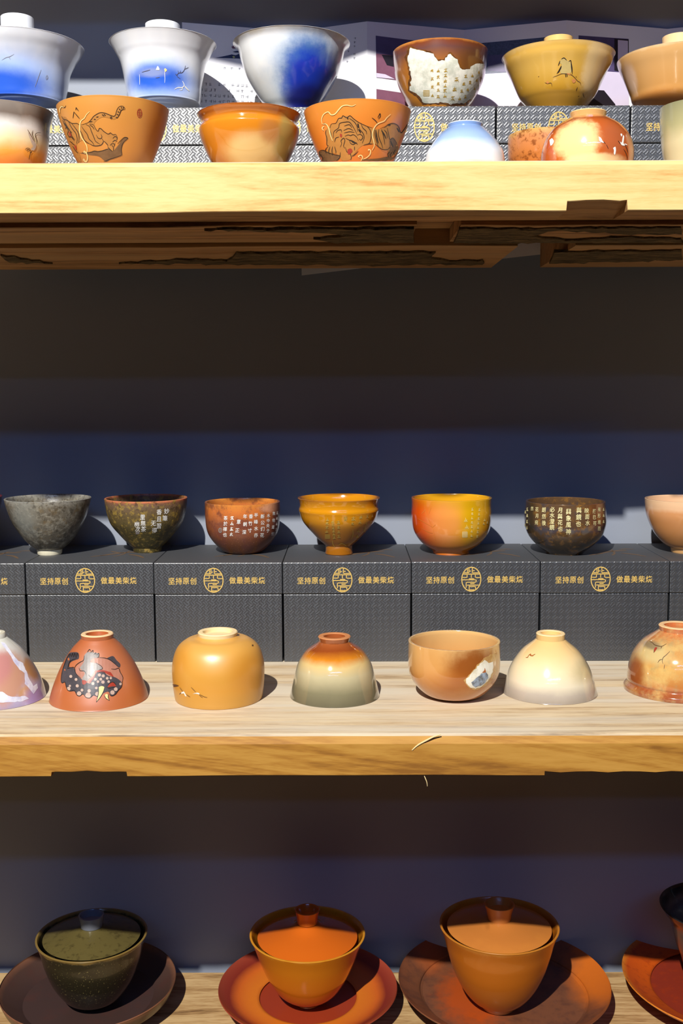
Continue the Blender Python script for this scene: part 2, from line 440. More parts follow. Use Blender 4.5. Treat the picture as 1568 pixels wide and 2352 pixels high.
# bark left on the underside, in ragged patches (outlines in picture rows, then laid on the wood)
def under_patch(poly, z, thick=0.0016, mat=None):
    rag = []
    P = list(poly)+[poly[0]]
    for (ax, ay), (bx, by) in zip(P[:-1], P[1:]):
        n = max(2, int(abs(bx-ax)/14))
        for i in range(n):
            t = i/n; rag.append((ax+(bx-ax)*t+random.uniform(-3, 3), ay+(by-ay)*t+(random.uniform(-1.8, 1.8) if i else 0)))
    k = Ink().fill(rag, 9.0, smooth=False)
    n = len(k.V); V = []
    for v in k.V:
        p = at_z(v[0], v[1], z); V.append((p[0], p[1], z-thick-random.uniform(0, 0.0008)))
    V += [(at_z(v[0], v[1], z)[0], at_z(v[0], v[1], z)[1], z+0.001) for v in k.V]
    ec = {}
    for f in k.F:
        for i in range(len(f)): e = (f[i], f[(i+1) % len(f)]); ec[tuple(sorted(e))] = ec.get(tuple(sorted(e)), 0)+1
    Fc = list(k.F)+[tuple(i+n for i in f[::-1]) for f in k.F]+[(a, b, b+n, a+n) for (a, b), c in ec.items() if c == 1]
    bm = bmesh.new(); me = mesh_from('bark', V, Fc, False); bm.from_mesh(me); bmesh.ops.recalc_face_normals(bm, faces=bm.faces[:]); bm.to_mesh(me); bm.free()
    link('bark' if mat is None else 'wood_patch', me, mat or M_BARK, top)
under_patch([(470, 524), (700, 522), (950, 521), (948, 552), (760, 553), (720, 544), (840, 536), (640, 528)], zb3)
under_patch([(1054, 522), (1300, 520), (1566, 518), (1566, 534), (1420, 533), (1340, 526), (1260, 527), (1215, 538), (1300, 548), (1420, 541), (1566, 545), (1566, 554), (1300, 554), (1040, 554)], zb3)
under_patch([(270, 602), (420, 592), (520, 596), (545, 577), (700, 577), (1000, 577), (990, 590), (1030, 597), (1110, 594), (1110, 604), (800, 606), (560, 604)], zb4)
under_patch([(0, 582), (60, 592), (120, 602), (20, 600)], zb4)
under_patch([(1275, 575), (1400, 573), (1566, 571), (1566, 594), (1400, 598), (1262, 602)], zb4)
under_patch([(1300, 468), (1440, 470), (1436, 486), (1420, 506), (1290, 508)], zt+0.0075, 0.001)

# ------------------------------------------------------------------ gift boxes
def rounded_slab(x0, x1, y0, y1, z0, z1, bev, name):
    bm = bmesh.new(); box_bm(bm, x0, x1, y0, y1, z0, z1, bev); return bm_mesh(name, bm)
def make_box(W, D, H, hl):
    me_b = rounded_slab(0.0006, W-0.0006, 0.0006, D, 0, H-hl-0.0003, 0.0007, 'box_base')
    me_l = rounded_slab(0, W, 0, D+0.0006, H-hl+0.0003, H, 0.0009, 'box_lid')
    me_b.materials.append(M_BOX); me_l.materials.append(M_BOX); me_l.materials.append(M_BOXTOP)
    for p in me_l.polygons:
        if p.normal.z > 0.9: p.material_index = 1
    # gold print on the lid front, laid out on a 297 x 71 unit lid face
    ink = Ink()
    for i, ch in enumerate('坚持原创'): ink.text(ch, 41+i*16.6, 40.5, 16.5, 0.95)
    ink2 = Ink()
    for i, ch in enumerate('做最美柴烧'): ink2.text(ch, 182+i*16.9, 39.5, 16.5, 0.95)
    lg = Ink(); cx, cy = 138.0, 39.0
    rx, ry = 22.0, 26.6
    lg.stroke([(cx+rx*math.cos(a), cy+ry*math.sin(a)) for a in np.linspace(0, 2*math.pi, 41)], 2.2, False, 2)
    def U(x, y): return (cx+(x-797)/24.6, cy+(y-855)/24.6)     # seal drawn in its own units
    for L in ([(575, 290), (575, 480)], [(660, 230), (660, 500)], [(340, 500), (660, 500)], [(690, 405), (780, 405)], [(855, 230), (855, 500)], [(860, 385), (985, 385)],
              [(855, 505), (1230, 505)], [(320, 575), (1250, 575)], [(555, 575), (555, 755)], [(300, 755), (560, 755)], [(795, 575), (795, 775)], [(1025, 575), (1025, 755)], [(1040, 765), (1320, 765)],
              [(660, 830), (960, 830)], [(280, 885), (1040, 885)], [(1040, 885), (1085, 950), (1040, 1015)], [(520, 1020), (1040, 1020)], [(510, 1020), (510, 1320)], [(740, 1095), (980, 1095)],
              [(560, 1180), (1220, 1180)], [(680, 1180), (680, 1440)], [(690, 1255), (1040, 1255)], [(1045, 1255), (1045, 1400)], [(640, 1440), (980, 1440)]):
        lg.stroke([U(*p) for p in L], 1.9, False)
    def put(k, nm):
        V = [(v[0]/297*W, -0.00022, H-v[1]/71*hl) for v in k.V]; return mesh_from(nm, V, k.F, False)
    me_t = put(ink, 'lid_lettering'); me_t.materials.append(M_GOLD); me_u = put(ink2, 'lid_lettering'); me_u.materials.append(M_GOLD); me_g = put(lg, 'lid_emblem'); me_g.materials.append(M_GOLD)
    # worn gold brush picture on the lid top
    tp = Ink(); 
    for L, wd in (([(150, 60), (175, 75), (205, 88), (240, 92)], 9), ([(185, 50), (200, 70), (206, 105)], 5), ([(160, 100), (180, 88), (200, 84)], 6), ([(215, 70), (240, 60), (262, 40)], 7), ([(130, 50), (150, 60), (170, 66)], 5), ([(225, 100), (245, 108), (262, 104)], 5)):
        tp.stroke(L, wd)
    me_p = mesh_from('lid_picture', [(v[0]/297*W, v[1]/160*D, H+0.00010) for v in tp.V], tp.F, False); me_p.materials.append(M_GOLDDIM)
    return me_b, me_l, me_t, me_u, me_g, me_p
def place_box(kit, x, y, z, label, group, rz=0.0):
    r = empty('gift_box', (x, y, z)); r.rotation_euler.z = rz; tag(r, label, 'gift box', group)
    link('box_base', kit[0], None, r); lid = link('box_lid', kit[1], None, r)
    for nm, me in zip(('lid_lettering', 'lid_lettering', 'lid_emblem', 'lid_picture'), kit[2:]): link(nm, me, None, lid)
    return r
KIT_MID = make_box(0.1344, 0.130, Z_BOX_MID-Z_MID, 0.0338)
X0 = -0.3370
midlab = ['gift box cut by the left edge, on the middle shelf', 'gift box under the dark grey cup with a white foot', 'gift box under the small brown cup with white writing',
          'gift box under the amber lipped bowl, middle shelf', 'gift box under the orange and yellow cup, middle shelf', 'gift box under the dark cup with pale writing in columns',
          'gift box cut by the right edge, on the middle shelf']
for i in range(-1, 6):
    place_box(KIT_MID, X0+i*0.135+0.0003, Y_BOX+(0.0015 if i in (0, 3) else 0), Z_MID, 'black '+midlab[i+1], 'black gift boxes on the middle shelf')
KIT_TOP = make_box(0.1318, 0.112, Z_BOX_TOP-Z_TOP, 0.0365)
sx = float(at_y(1139, 243, YB2)[0])
W2 = float(at_y(1448, 243, YB2)[0])-sx
toplab = ['gift box below the large white lidded cup at the left edge', 'gift box under the smaller white lidded cup, top shelf', 'gift box under the white bowl with the big blue spot',
          'gift box under the brown and white cup with gold writing', 'gift box under the yellow lidded bowl with a bird', 'gift box behind the grey-green cup at the right edge']
for i in range(-4, 2):
    place_box(KIT_TOP, sx+i*W2+0.0009, YB2, Z_TOP, 'black '+toplab[i+4], 'black gift boxes on the top shelf')

# ------------------------------------------------------------------ glazes
def glaze(b, name, stops, spots=(), speck=None, rough=0.22, coat=0.5, warp=0.12, wscale=40, bumpy=0.0, mottle=None, target=None, spec=0.5):
    """stops: colour by height (0 = lowest, 1 = highest); spots: (px, py, rx, rz, soft, colour, noise, scale, strength) patches where the photo has them"""
    k = N(name, rough=rough, coat=coat, spec=spec); P = k.obj(); x, y, z = k.sep(P)
    H = float(b.out[:, 1].max())
    n = k.noise(P, wscale, 4, 0.6)
    h = k.math('ADD', k.math('DIVIDE', z, H), k.math('MULTIPLY', k.math('SUBTRACT', n, 0.5), warp))
    c = k.ramp(h, stops)
    if mottle:                                        # (scale, colour, lo, hi, amount)
        for sc_, col, lo_, hi_, am in mottle:
            c = k.mix(k.math('MULTIPLY', k.smooth(k.noise(P, sc_, 6, 0.68), lo_, hi_), am), c, lin(col))
    for sp in spots:
        px, py, rx, rz, soft, col, na, ns = sp[:8]; st = sp[8] if len(sp) > 8 else 1.0
        p = b.local(px, py); sc_ = b.y0/F_PX
        d = k.vmath('MULTIPLY', k.vmath('SUBTRACT', P, tuple(p)), (1/(rx*sc_), 0.6/(rx*sc_), 1/(rz*sc_)))
        L = k.vmath('LENGTH', d)
        if na: L = k.math('ADD', L, k.math('MULTIPLY', k.math('SUBTRACT', k.noise(P, ns, 5, 0.65), 0.5), na))
        m = k.smooth(L, 1+soft, max(0.0, 1-soft))
        c = k.mix(k.math('MULTIPLY', m, st), c, lin(col))
    if speck:
        sc_, col, lo_, hi_ = speck
        c = k.mix(k.smooth(k.noise(P, sc_, 2, 0.5), lo_, hi_), c, lin(col))
    k.color(c)
    if bumpy: k.bump(k.noise(P, 500, 4, 0.7), bumpy, 0.0008)
    for o in (target or [b.body]):
        o.data.materials.clear(); o.data.materials.append(k.m)
    return k.m

def bowl(name, label, cat, cx, y0, bz, prof, **kw): return Bowl(name, label, cat, cx, y0, bz, prof, None, **kw)
def y_on(px, py, z): return float(at_z(px, py, z)[1])

# ---- top shelf, back row, standing on the boxes
def gaiwan_lid(b, cx, ring, mat, knob_mat=None, thick=0.0022):
    """lid: dome profile (hw, row) from edge to knob base, then knob (hw, row) from base to top"""
    dome, knob = ring
    def cv(L):
        o = []
        for hw, py in L:
            p = at_y(cx, py, b.y0); o.append((hw*float(p@_f)/F_PX, float(p[2])-b.base))
        return np.array(o)
    D, K = cv(dome), cv(knob)
    Dc = catmull(D, 8)
    loop = [(0, Dc[0, 1]-0.0)]+[(Dc[0, 0]-0.003, Dc[0, 1]), (Dc[0, 0]-0.0006, Dc[0, 1])]+[(r, z+0.0006) for r, z in Dc]+[(0, Dc[-1, 1]+0.0006)]
    lid = link('lid', lathe('lid', loop), mat, b.root)
    Kc = catmull(K, 6); t = 0.0022
    R, Z = Kc[-1]
    lp = [(0, Kc[0, 1]-0.001)]+[(r, z) for r, z in Kc]+[(R-0.0004, Z+0.0004), (R-t+0.0004, Z+0.0004), (R-t, Z-0.0002)]
    dep = min(0.007, (Z-Kc[0, 1])*0.7)
    lp += [(Kc[len(Kc)//2, 0]-t, Z-dep), (0, Z-dep)]
    kn = link('knob', lathe('knob', lp, 64), knob_mat or mat, lid)
    return lid, kn
zB = Z_BOX_TOP
T1 = bowl('gaiwan', 'large white lidded tea cup with blue wash, cut by the left edge', 'lidded cup', 45, 1.170, zB,
          [(60, 268), (62, 254), (97, 244), (102, 238), (104, 222), (108, 199), (115, 166), (128, 140), (140, 122), (148, 107)], thick=0.003, group='lidded cups')
glaze(T1, 'white_blue_glaze', [(0, (206, 214, 232)), (0.12, (214, 220, 234)), (1, (224, 228, 236))],
      [(10, 190, 120, 62, 0.55, (120, 158, 226), 0.4, 30, 0.8), (0, 194, 88, 32, 0.5, (30, 84, 200), 0.5, 45, 0.95)], coat=0.6)
T2 = bowl('gaiwan', 'smaller white lidded tea cup painted with a blue pond and white tree', 'lidded cup', 376, 1.175, zB,
          [(50, 268), (52, 252), (79, 243), (83, 237), (85, 222), (87, 199), (96, 150), (106, 128), (116, 110), (122, 101)], thick=0.003, group='lidded cups')
glaze(T2, 'white_pond_glaze', [(0, (214, 222, 240)), (0.12, (220, 226, 238)), (1, (230, 232, 236))],
      [(362, 182, 78, 40, 0.45, (122, 158, 228), 0.3, 40, 0.85), (358, 178, 62, 24, 0.5, (30, 86, 196), 0.4, 60, 0.95), (350, 166, 30, 9, 0.5, (150, 160, 190), 0.4, 90, 0.7)], coat=0.6)
M_WHITE = flat('white_porcelain', (226, 230, 238), 0.2, 0, 0.02)
gaiwan_lid(T1, 45, ([(136, 110), (90, 103), (45, 92)], [(36, 90), (37, 64), (37, 42)]), M_WHITE)
gaiwan_lid(T2, 376, ([(112, 104), (80, 98), (45, 91)], [(37, 90), (39, 74), (39.5, 58)]), M_WHITE)
T3 = bowl('tea_bowl', 'large white bowl with a round cobalt blue spot on its side', 'bowl', 670, 1.175, zB,
          [(48, 268), (50, 256), (66, 238), (83, 213), (103, 178), (116, 140), (123, 115), (134, 101)], thick=0.003)
glaze(T3, 'blue_spot_glaze', [(0, (196, 196, 190)), (0.5, (226, 226, 222)), (0.95, (226, 228, 230)), (1, (214, 206, 190))],
      [(715, 160, 92, 84, 0.35, (168, 186, 208), 0.5, 60, 0.8), (716, 172, 66, 74, 0.35, (62, 106, 168), 0.55, 110, 0.95), (712, 188, 52, 62, 0.4, (16, 52, 176), 0.6, 90, 1.0),
       (706, 236, 50, 34, 0.4, (8, 20, 110), 0.3, 60, 1.0), (802, 120, 30, 60, 0.4, (150, 146, 146), 0.4, 90, 0.7)], warp=0.2)
T4 = bowl('tea_cup', 'brown and white glazed cup with columns of gold writing', 'cup', 1010, 1.184, zB,
          [(50, 268), (56, 260), (72, 240.6), (85, 218.7), (100, 183.6), (106, 150), (108.5, 120)], thick=0.003)
glaze(T4, 'brown_white_glaze', [(0, (190, 124, 40)), (0.45, (196, 124, 36)), (0.68, (160, 98, 40)), (0.88, (104, 66, 60)), (0.96, (122, 62, 34)), (1, (200, 130, 60))],
      [(1085, 150, 40, 40, 0.6, (90, 56, 30), 0.4, 60, 0.8)], warp=0.1, coat=0.8)
T5 = bowl('gaiwan', 'mustard yellow lidded bowl painted with a small bird on a twig', 'lidded cup', 1280, 1.163, zB,
          [(50, 270), (58, 256), (75.5, 236), (88, 219), (108, 175), (119.5, 153), (124, 140), (128, 130)], thick=0.003, group='lidded cups')
glaze(T5, 'mustard_glaze', [(0, (168, 118, 26)), (0.4, (198, 150, 50)), (0.92, (206, 160, 66)), (1, (220, 184, 116))],
      [(1368, 150, 30, 76, 0.3, (222, 190, 136), 0.7, 140, 0.95), (1260, 130, 70, 34, 0.8, (222, 182, 96), 0.3, 40, 0.6)], coat=0.7)
gaiwan_lid(T5, 1276, ([(118, 134), (85, 129), (40, 121)], [(31, 119), (32, 104), (33, 89)]), T5.body.data.materials[0])
T6 = bowl('gaiwan', 'tan lidded bowl with pale streak, cut by the right edge', 'lidded cup', 1556, 1.160, zB,
          [(54, 268), (66, 256), (97, 236), (106, 214), (122, 175), (131, 156), (135, 146), (138, 136)], thick=0.003, group='lidded cups')
glaze(T6, 'tan_glaze', [(0, (176, 116, 50)), (0.4, (206, 152, 88)), (0.95, (214, 168, 110)), (1, (228, 196, 150))],
      [(1447, 180, 14, 60, 0.4, (226, 190, 160), 0.5, 120, 0.9), (1500, 240, 60, 20, 0.5, (180, 110, 40), 0.3, 60, 0.8)], coat=0.6)
gaiwan_lid(T6, 1560, ([(126, 141), (90, 135), (40, 127)], [(36, 125), (37, 104), (38, 86)]), T6.body.data.materials[0])

# ---- top shelf, front row
zS = Z_TOP
F1 = bowl('tea_cup', 'white to orange cup with a painted crane, cut by the left edge', 'cup', 2, 1.01, zS,
          [(78, 412), (84, 404), (98, 370), (104.6, 342), (108.7, 312), (111, 290), (115, 275), (121, 258)])
glaze(F1, 'crane_cup_glaze', [(0, (170, 84, 24)), (0.3, (206, 112, 30)), (0.42, (226, 150, 60)), (0.56, (224, 204, 160)), (0.72, (214, 210, 206)), (0.86, (120, 108, 100)), (1, (150, 142, 136))],
      [(112, 285, 26, 36, 0.6, (58, 42, 36), 0.3, 40, 0.9)], coat=0.6)
F2 = bowl('tiger_bowl', 'ochre bowl painted with a tiger seen from behind and a red seal', 'bowl', 262, 0.99, zS,
          [(60, 418), (64, 408), (86, 371), (103, 331.6), (115, 298.5), (122, 274), (127, 251)], group='bowls painted with tigers')
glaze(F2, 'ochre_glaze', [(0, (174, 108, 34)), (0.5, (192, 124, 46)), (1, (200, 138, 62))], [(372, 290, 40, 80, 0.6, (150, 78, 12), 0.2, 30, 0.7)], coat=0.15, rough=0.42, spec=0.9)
F3 = bowl('lipped_bowl', 'glossy amber bowl with a grooved neck and grey-brown swirl', 'bowl', 572.5, 1.0, zS,
          [(62, 416), (68, 404), (89.5, 371), (102.6, 343), (111, 322), (115, 304), (114, 296), (108, 287), (110, 279), (115, 272), (118.5, 265)])
glaze(F3, 'amber_swirl_glaze', [(0, (168, 98, 26)), (0.5, (194, 116, 26)), (0.8, (200, 124, 30)), (1, (170, 92, 34))],
      [(585, 345, 62, 36, 0.4, (208, 174, 112), 0.5, 40, 0.9), (655, 325, 26, 54, 0.4, (158, 140, 78), 0.7, 80, 0.95), (620, 300, 22, 24, 0.5, (176, 116, 60), 0.4, 80, 0.8), (665, 365, 22, 18, 0.5, (84, 50, 24), 0.4, 80, 0.8)], coat=0.9, rough=0.15)
F4 = bowl('tiger_bowl', 'orange bowl painted with a crouching tiger facing us', 'bowl', 820.5, 0.99, zS,
          [(58, 418), (62, 408), (83, 371), (99, 336), (112, 301), (118.5, 278), (123, 258)], group='bowls painted with tigers')
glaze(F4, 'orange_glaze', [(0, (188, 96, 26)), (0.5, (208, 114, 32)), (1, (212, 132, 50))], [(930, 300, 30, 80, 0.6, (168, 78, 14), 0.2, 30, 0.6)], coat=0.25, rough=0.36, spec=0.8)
F5 = bowl('tea_cup', 'upturned white cup with blue-washed foot, at the front of the top shelf', 'cup', 1067.5, 0.985, zS,
          [(40, 284.5), (39, 293), (48, 300), (63.6, 315), (79, 337), (89, 359), (94, 392)], inverted=True, foot=2)
glaze(F5, 'pale_blue_glaze', [(0, (214, 206, 184)), (0.16, (206, 200, 180)), (0.26, (228, 228, 224)), (0.5, (222, 228, 236)), (0.72, (150, 176, 214)), (1, (120, 150, 200))],
      [(1060, 370, 70, 6, 0.6, (176, 168, 150), 0.5, 60, 0.7)], target=[F5.body, F5.foot])
F6 = bowl('tea_cup', 'small mottled rust brown cup half hidden behind an upturned bowl', 'cup', 1258, 1.068, zS,
          [(80, 392), (88, 382), (91, 364), (92, 340), (92, 312)])
glaze(F6, 'rust_mottle_glaze', [(0, (170, 88, 30)), (0.6, (186, 110, 50)), (0.9, (200, 130, 80)), (1, (206, 160, 90))], mottle=[(160, (120, 60, 20), 0.5, 0.62, 0.8)], coat=0.3)
F7 = bowl('tea_bowl', 'upturned glossy orange bowl with cloudy cream patch and flying cranes', 'bowl', 1349, 0.97, zS,
          [(42, 258), (40, 270), (52, 277), (75.7, 293), (93.7, 315), (102, 337), (105, 363.5), (100, 398)], inverted=True, foot=2)
glaze(F7, 'orange_cream_glaze', [(0, (176, 84, 20)), (0.5, (190, 88, 24)), (0.9, (176, 84, 34)), (1, (210, 160, 100))],
      [(1325, 320, 46, 52, 0.3, (238, 200, 140), 0.9, 120, 0.95), (1370, 362, 60, 10, 0.4, (238, 206, 150), 0.9, 120, 0.9), (1410, 320, 36, 40, 0.6, (150, 86, 60), 0.3, 60, 0.6)], coat=1.0, rough=0.12, target=[F7.body, F7.foot])
F8 = bowl('tea_cup', 'grey-green and cream cup cut by the right edge of the top shelf', 'cup', 1608, 1.0, zS,
          [(66, 412), (72, 402), (81, 363), (86, 337), (90.5, 293), (92, 270), (93, 246)])
glaze(F8, 'celadon_cream_glaze', [(0, (206, 190, 150)), (0.5, (206, 192, 150)), (0.72, (170, 164, 120)), (1, (140, 138, 104))], coat=0.7)

# ---- middle shelf, back row, standing on the boxes
zB = Z_BOX_MID
M0 = bowl('tea_cup', 'dark red cup cut almost wholly by the left edge', 'cup', -97, 1.19, zB, [(30, 1274), (31, 1262), (60, 1240), (82, 1205), (97, 1165), (101, 1141)])
glaze(M0, 'dark_red_glaze', [(0, (40, 20, 20)), (1, (120, 40, 34))])
M1 = bowl('tea_bowl', 'dark pewter grey bowl on a small white foot', 'bowl', 112.5, y_on(112.5, 1272.5, zB), zB,
          [(27.5, 1272.5), (28.5, 1261), (42, 1251), (59, 1232.6), (79.6, 1199.5), (92, 1166), (97.5, 1143.5)], foot=2, foot_mat=flat('unglazed_white_clay', (226, 218, 190), 0.7))
glaze(M1, 'pewter_glaze', [(0, (64, 58, 48)), (0.5, (92, 86, 74)), (0.9, (104, 98, 86)), (1, (150, 148, 140))], mottle=[(190, (146, 142, 128), 0.44, 0.66, 0.75), (260, (54, 48, 38), 0.48, 0.66, 0.75), (110, (112, 92, 58), 0.52, 0.7, 0.55)],
      spots=[(52, 1190, 30, 50, 0.6, (120, 124, 120), 0.6, 90, 0.6)], coat=0.3, rough=0.3, bumpy=0.25)
M2 = bowl('tea_bowl', 'rough olive green bowl with orange rim and white writing', 'bowl', 337, y_on(337, 1266, zB), zB,
          [(32, 1266), (33, 1256), (44, 1246), (62, 1226), (82, 1199.5), (91.5, 1166), (94, 1143)], foot=2)
glaze(M2, 'olive_glaze', [(0, (66, 58, 26)), (0.4, (80, 70, 32)), (0.75, (92, 76, 48)), (0.9, (108, 86, 66)), (0.955, (120, 84, 66)), (0.985, (200, 116, 80))], warp=0.02,
      mottle=[(190, (152, 126, 58), 0.50, 0.62, 0.8), (130, (44, 40, 22), 0.52, 0.66, 0.7)], bumpy=0.6, coat=0.2, rough=0.35, target=[M2.body, M2.foot])
M3 = bowl('tea_cup', 'small rust brown cup crowded with white writing', 'cup', 557.5, y_on(557.5, 1268, zB), zB,
          [(38, 1268), (50, 1261), (70.5, 1239), (82, 1216), (85.5, 1183), (86, 1151.5)])
glaze(M3, 'rust_cup_glaze', [(0, (88, 48, 22)), (0.3, (112, 62, 34)), (0.62, (140, 78, 48)), (0.86, (196, 110, 50)), (1, (206, 130, 56))], speck=(900, (150, 96, 64), 0.62, 0.7), warp=0.3, mottle=[(45, (104, 56, 46), 0.45, 0.62, 0.8)],
      spots=[(630, 1165, 34, 10, 0.4, (206, 150, 120), 0.6, 200, 0.8), (640, 1200, 26, 60, 0.6, (84, 44, 36), 0.4, 60, 0.7)], coat=0.4, rough=0.3)
M4 = bowl('lipped_bowl', 'glossy amber bowl with grooved neck and gold writing, on a box', 'bowl', 778, y_on(778, 1271.5, zB), zB,
          [(32, 1271.5), (30.5, 1262), (31, 1252), (52, 1232.6), (81, 1199.5), (90.5, 1176), (92, 1169), (89.5, 1161), (90.5, 1152), (94.5, 1142)], foot=3)
glaze(M4, 'amber_glaze', [(0, (140, 84, 20)), (0.3, (170, 104, 16)), (0.6, (196, 130, 16)), (0.95, (200, 132, 20)), (1, (190, 120, 30))], coat=1.0, rough=0.12, target=[M4.body, M4.foot])
M5 = bowl('tea_cup', 'glossy cup shading from orange on the left to yellow', 'cup', 1036, y_on(1036, 1269.5, zB), zB,
          [(42, 1269.5), (45, 1262), (68, 1245), (86, 1219), (92, 1185), (91, 1160), (92, 1142)])
glaze(M5, 'orange_yellow_glaze', [(0, (186, 96, 20)), (0.3, (206, 134, 24)), (1, (216, 162, 30))], [(955, 1205, 62, 70, 0.6, (206, 76, 12), 0.4, 30, 1.0), (1020, 1200, 40, 50, 0.6, (220, 140, 76), 0.4, 60, 0.7), (1085, 1200, 24, 60, 0.6, (206, 158, 10), 0.3, 40, 0.8)], coat=0.9, rough=0.15)
M6 = bowl('tea_cup', 'dark brown metallic cup with many columns of pale writing', 'cup', 1297, y_on(1297, 1270, zB), zB,
          [(42, 1270), (46, 1265), (66, 1249), (84, 1228), (92, 1205), (93, 1185), (90.5, 1160), (90, 1150)])
glaze(M6, 'dark_metallic_glaze', [(0, (44, 34, 22)), (0.25, (64, 48, 26)), (0.45, (80, 58, 34)), (0.52, (66, 62, 70)), (0.62, (84, 62, 44)), (1, (94, 70, 48))], warp=0.25, mottle=[(110, (140, 98, 44), 0.50, 0.64, 0.7), (60, (58, 60, 70), 0.54, 0.66, 0.6)],
      spots=[(1372, 1180, 26, 40, 0.6, (112, 64, 34), 0.4, 60, 0.7), (1215, 1190, 14, 60, 0.6, (50, 46, 34), 0.4, 60, 0.8)], coat=0.9, rough=0.2)
M7 = bowl('tea_bowl', 'tan bowl with pale rim cut by the right edge, on a box', 'bowl', 1576, y_on(1576, 1268, zB), zB,
          [(33, 1268), (34, 1258), (54, 1245), (75, 1219), (90, 1185), (94, 1160), (95, 1145)], foot=2)
glaze(M7, 'tan_bowl_glaze', [(0, (206, 160, 104)), (0.15, (180, 122, 66)), (0.6, (196, 134, 80)), (0.78, (206, 146, 96)), (0.86, (224, 180, 140)), (1, (226, 186, 146))], coat=0.7, target=[M7.body, M7.foot])

# ---- middle shelf, front row
zS = Z_MID
INV = dict(inverted=True, foot=2)
L1 = bowl('tea_bowl', 'upturned lilac and brown drip-glazed bowl, cut by the left edge', 'bowl', -14, y_on(-14, 1601, zS), zS,
          [(28, 1452), (29, 1464), (34, 1467), (63, 1493.5), (87, 1530), (104, 1567), (113, 1601)], **INV)
glaze(L1, 'lilac_drip_glaze', [(0, (150, 136, 160)), (0.12, (176, 166, 196)), (0.5, (170, 140, 124)), (0.85, (200, 196, 190)), (1, (206, 206, 196))],
      [(4, 1560, 46, 62, 0.25, (184, 136, 112), 0.7, 70, 0.95), (4, 1530, 22, 40, 0.5, (180, 120, 120), 0.7, 90, 0.8), (72, 1532, 15, 56, 0.3, (166, 116, 70), 0.7, 70, 0.95), (60, 1592, 16, 16, 0.4, (186, 140, 96), 0.6, 90, 0.9), (84, 1598, 26, 22, 0.5, (150, 128, 176), 0.5, 60, 0.9)], coat=0.8, target=[L1.body, L1.foot])
M_PALEFOOT = flat('pale_bare_foot', (236, 210, 160), 0.5, 0, 0.05)
L2 = bowl('painted_bowl', 'upturned terracotta red bowl painted with a black beast with yellow fangs', 'bowl', 225, y_on(225, 1602.5, zS), zS,
          [(36.7, 1454), (36, 1465), (42, 1471), (59, 1489), (80.6, 1522), (96, 1554.7), (107, 1585), (111.6, 1602.5)], **INV)
glaze(L2, 'terracotta_glaze', [(0, (168, 92, 46)), (0.3, (170, 88, 38)), (1, (168, 86, 38))], [(230, 1540, 80, 60, 0.7, (184, 116, 84), 0.3, 40, 0.6)], coat=0.2, rough=0.42, spec=1.0, target=[L2.body, L2.foot])  # pinkish centre spot is a broad highlight put into the glaze colour
L3 = bowl('tea_bowl', 'upturned round-shouldered golden yellow bowl with two tiny cranes', 'bowl', 501, y_on(501, 1602, zS), zS,
          [(45.5, 1449.5), (44, 1459), (52, 1463), (72.5, 1468), (94, 1487), (104.7, 1522), (104.5, 1563), (101, 1592), (99, 1602)], **INV)
L3.foot.data.materials.clear(); L3.foot.data.materials.append(M_PALEFOOT)
glaze(L3, 'golden_glaze', [(0, (190, 138, 52)), (0.3, (196, 136, 40)), (0.7, (206, 150, 64)), (1, (210, 156, 76))], [(570, 1545, 40, 40, 0.7, (190, 120, 20), 0.3, 30, 0.6), (410, 1510, 30, 30, 0.7, (196, 128, 26), 0.3, 30, 0.6)], coat=0.2, rough=0.4, spec=1.0)
L4 = bowl('tea_bowl', 'upturned bowl shading from brown foot through amber to grey rim', 'bowl', 768, y_on(768, 1596.5, zS), zS,
          [(37.5, 1460), (35, 1472), (42, 1478), (63.5, 1492.5), (81, 1516.7), (90, 1541), (97, 1571), (103, 1596.5)], **INV)
glaze(L4, 'grey_amber_glaze', [(0, (98, 92, 72)), (0.22, (122, 116, 90)), (0.5, (184, 172, 136)), (0.66, (206, 178, 120)), (0.78, (196, 120, 30)), (0.9, (140, 66, 26)), (1, (150, 80, 40))], coat=1.0, rough=0.1, target=[L4.body, L4.foot])
L5 = bowl('tea_cup', 'upright tan cup with a white and grey splash on its right side', 'cup', 1042, y_on(1042, 1599, zS), zS,
          [(44, 1599), (52, 1596), (70, 1588), (92, 1565), (103, 1541), (105.5, 1510.7), (105, 1470)])
glaze(L5, 'tan_splash_glaze', [(0, (186, 120, 60)), (0.4, (196, 134, 70)), (0.8, (206, 160, 100)), (1, (214, 172, 112))],
      [(1088, 1535, 60, 46, 0.5, (140, 74, 24), 0.9, 60, 0.95), (1030, 1572, 60, 26, 0.6, (160, 90, 34), 0.7, 60, 0.85), (985, 1525, 40, 60, 0.7, (202, 140, 72), 0.4, 60, 0.6)], coat=0.9, rough=0.14)
L6 = bowl('tea_bowl', 'upturned cream bowl with grey rim and a faint red insect', 'bowl', 1263, y_on(1263, 1588.5, zS), zS,
          [(33, 1453), (33, 1467), (41, 1474), (63.5, 1492.5), (81.6, 1516.7), (94, 1541), (103, 1571), (108, 1588.5)], **INV)
glaze(L6, 'cream_glaze', [(0, (150, 138, 124)), (0.14, (172, 160, 146)), (0.3, (214, 202, 176)), (0.55, (224, 206, 166)), (0.8, (224, 192, 136)), (1, (222, 184, 120))], [(1345, 1540, 40, 20, 0.7, (186, 166, 120), 0.8, 80, 0.7)], coat=0.9, rough=0.14, target=[L6.body, L6.foot])
L7 = bowl('tea_bowl', 'upturned brown and olive bowl with rolled rim, cut by the right edge', 'bowl', 1556, y_on(1556, 1583, zS), zS,
          [(45, 1435), (43, 1447), (56, 1456), (80.5, 1474), (99, 1498.6), (109, 1529), (112, 1556), (111, 1564), (119, 1574), (119, 1583)], **INV)
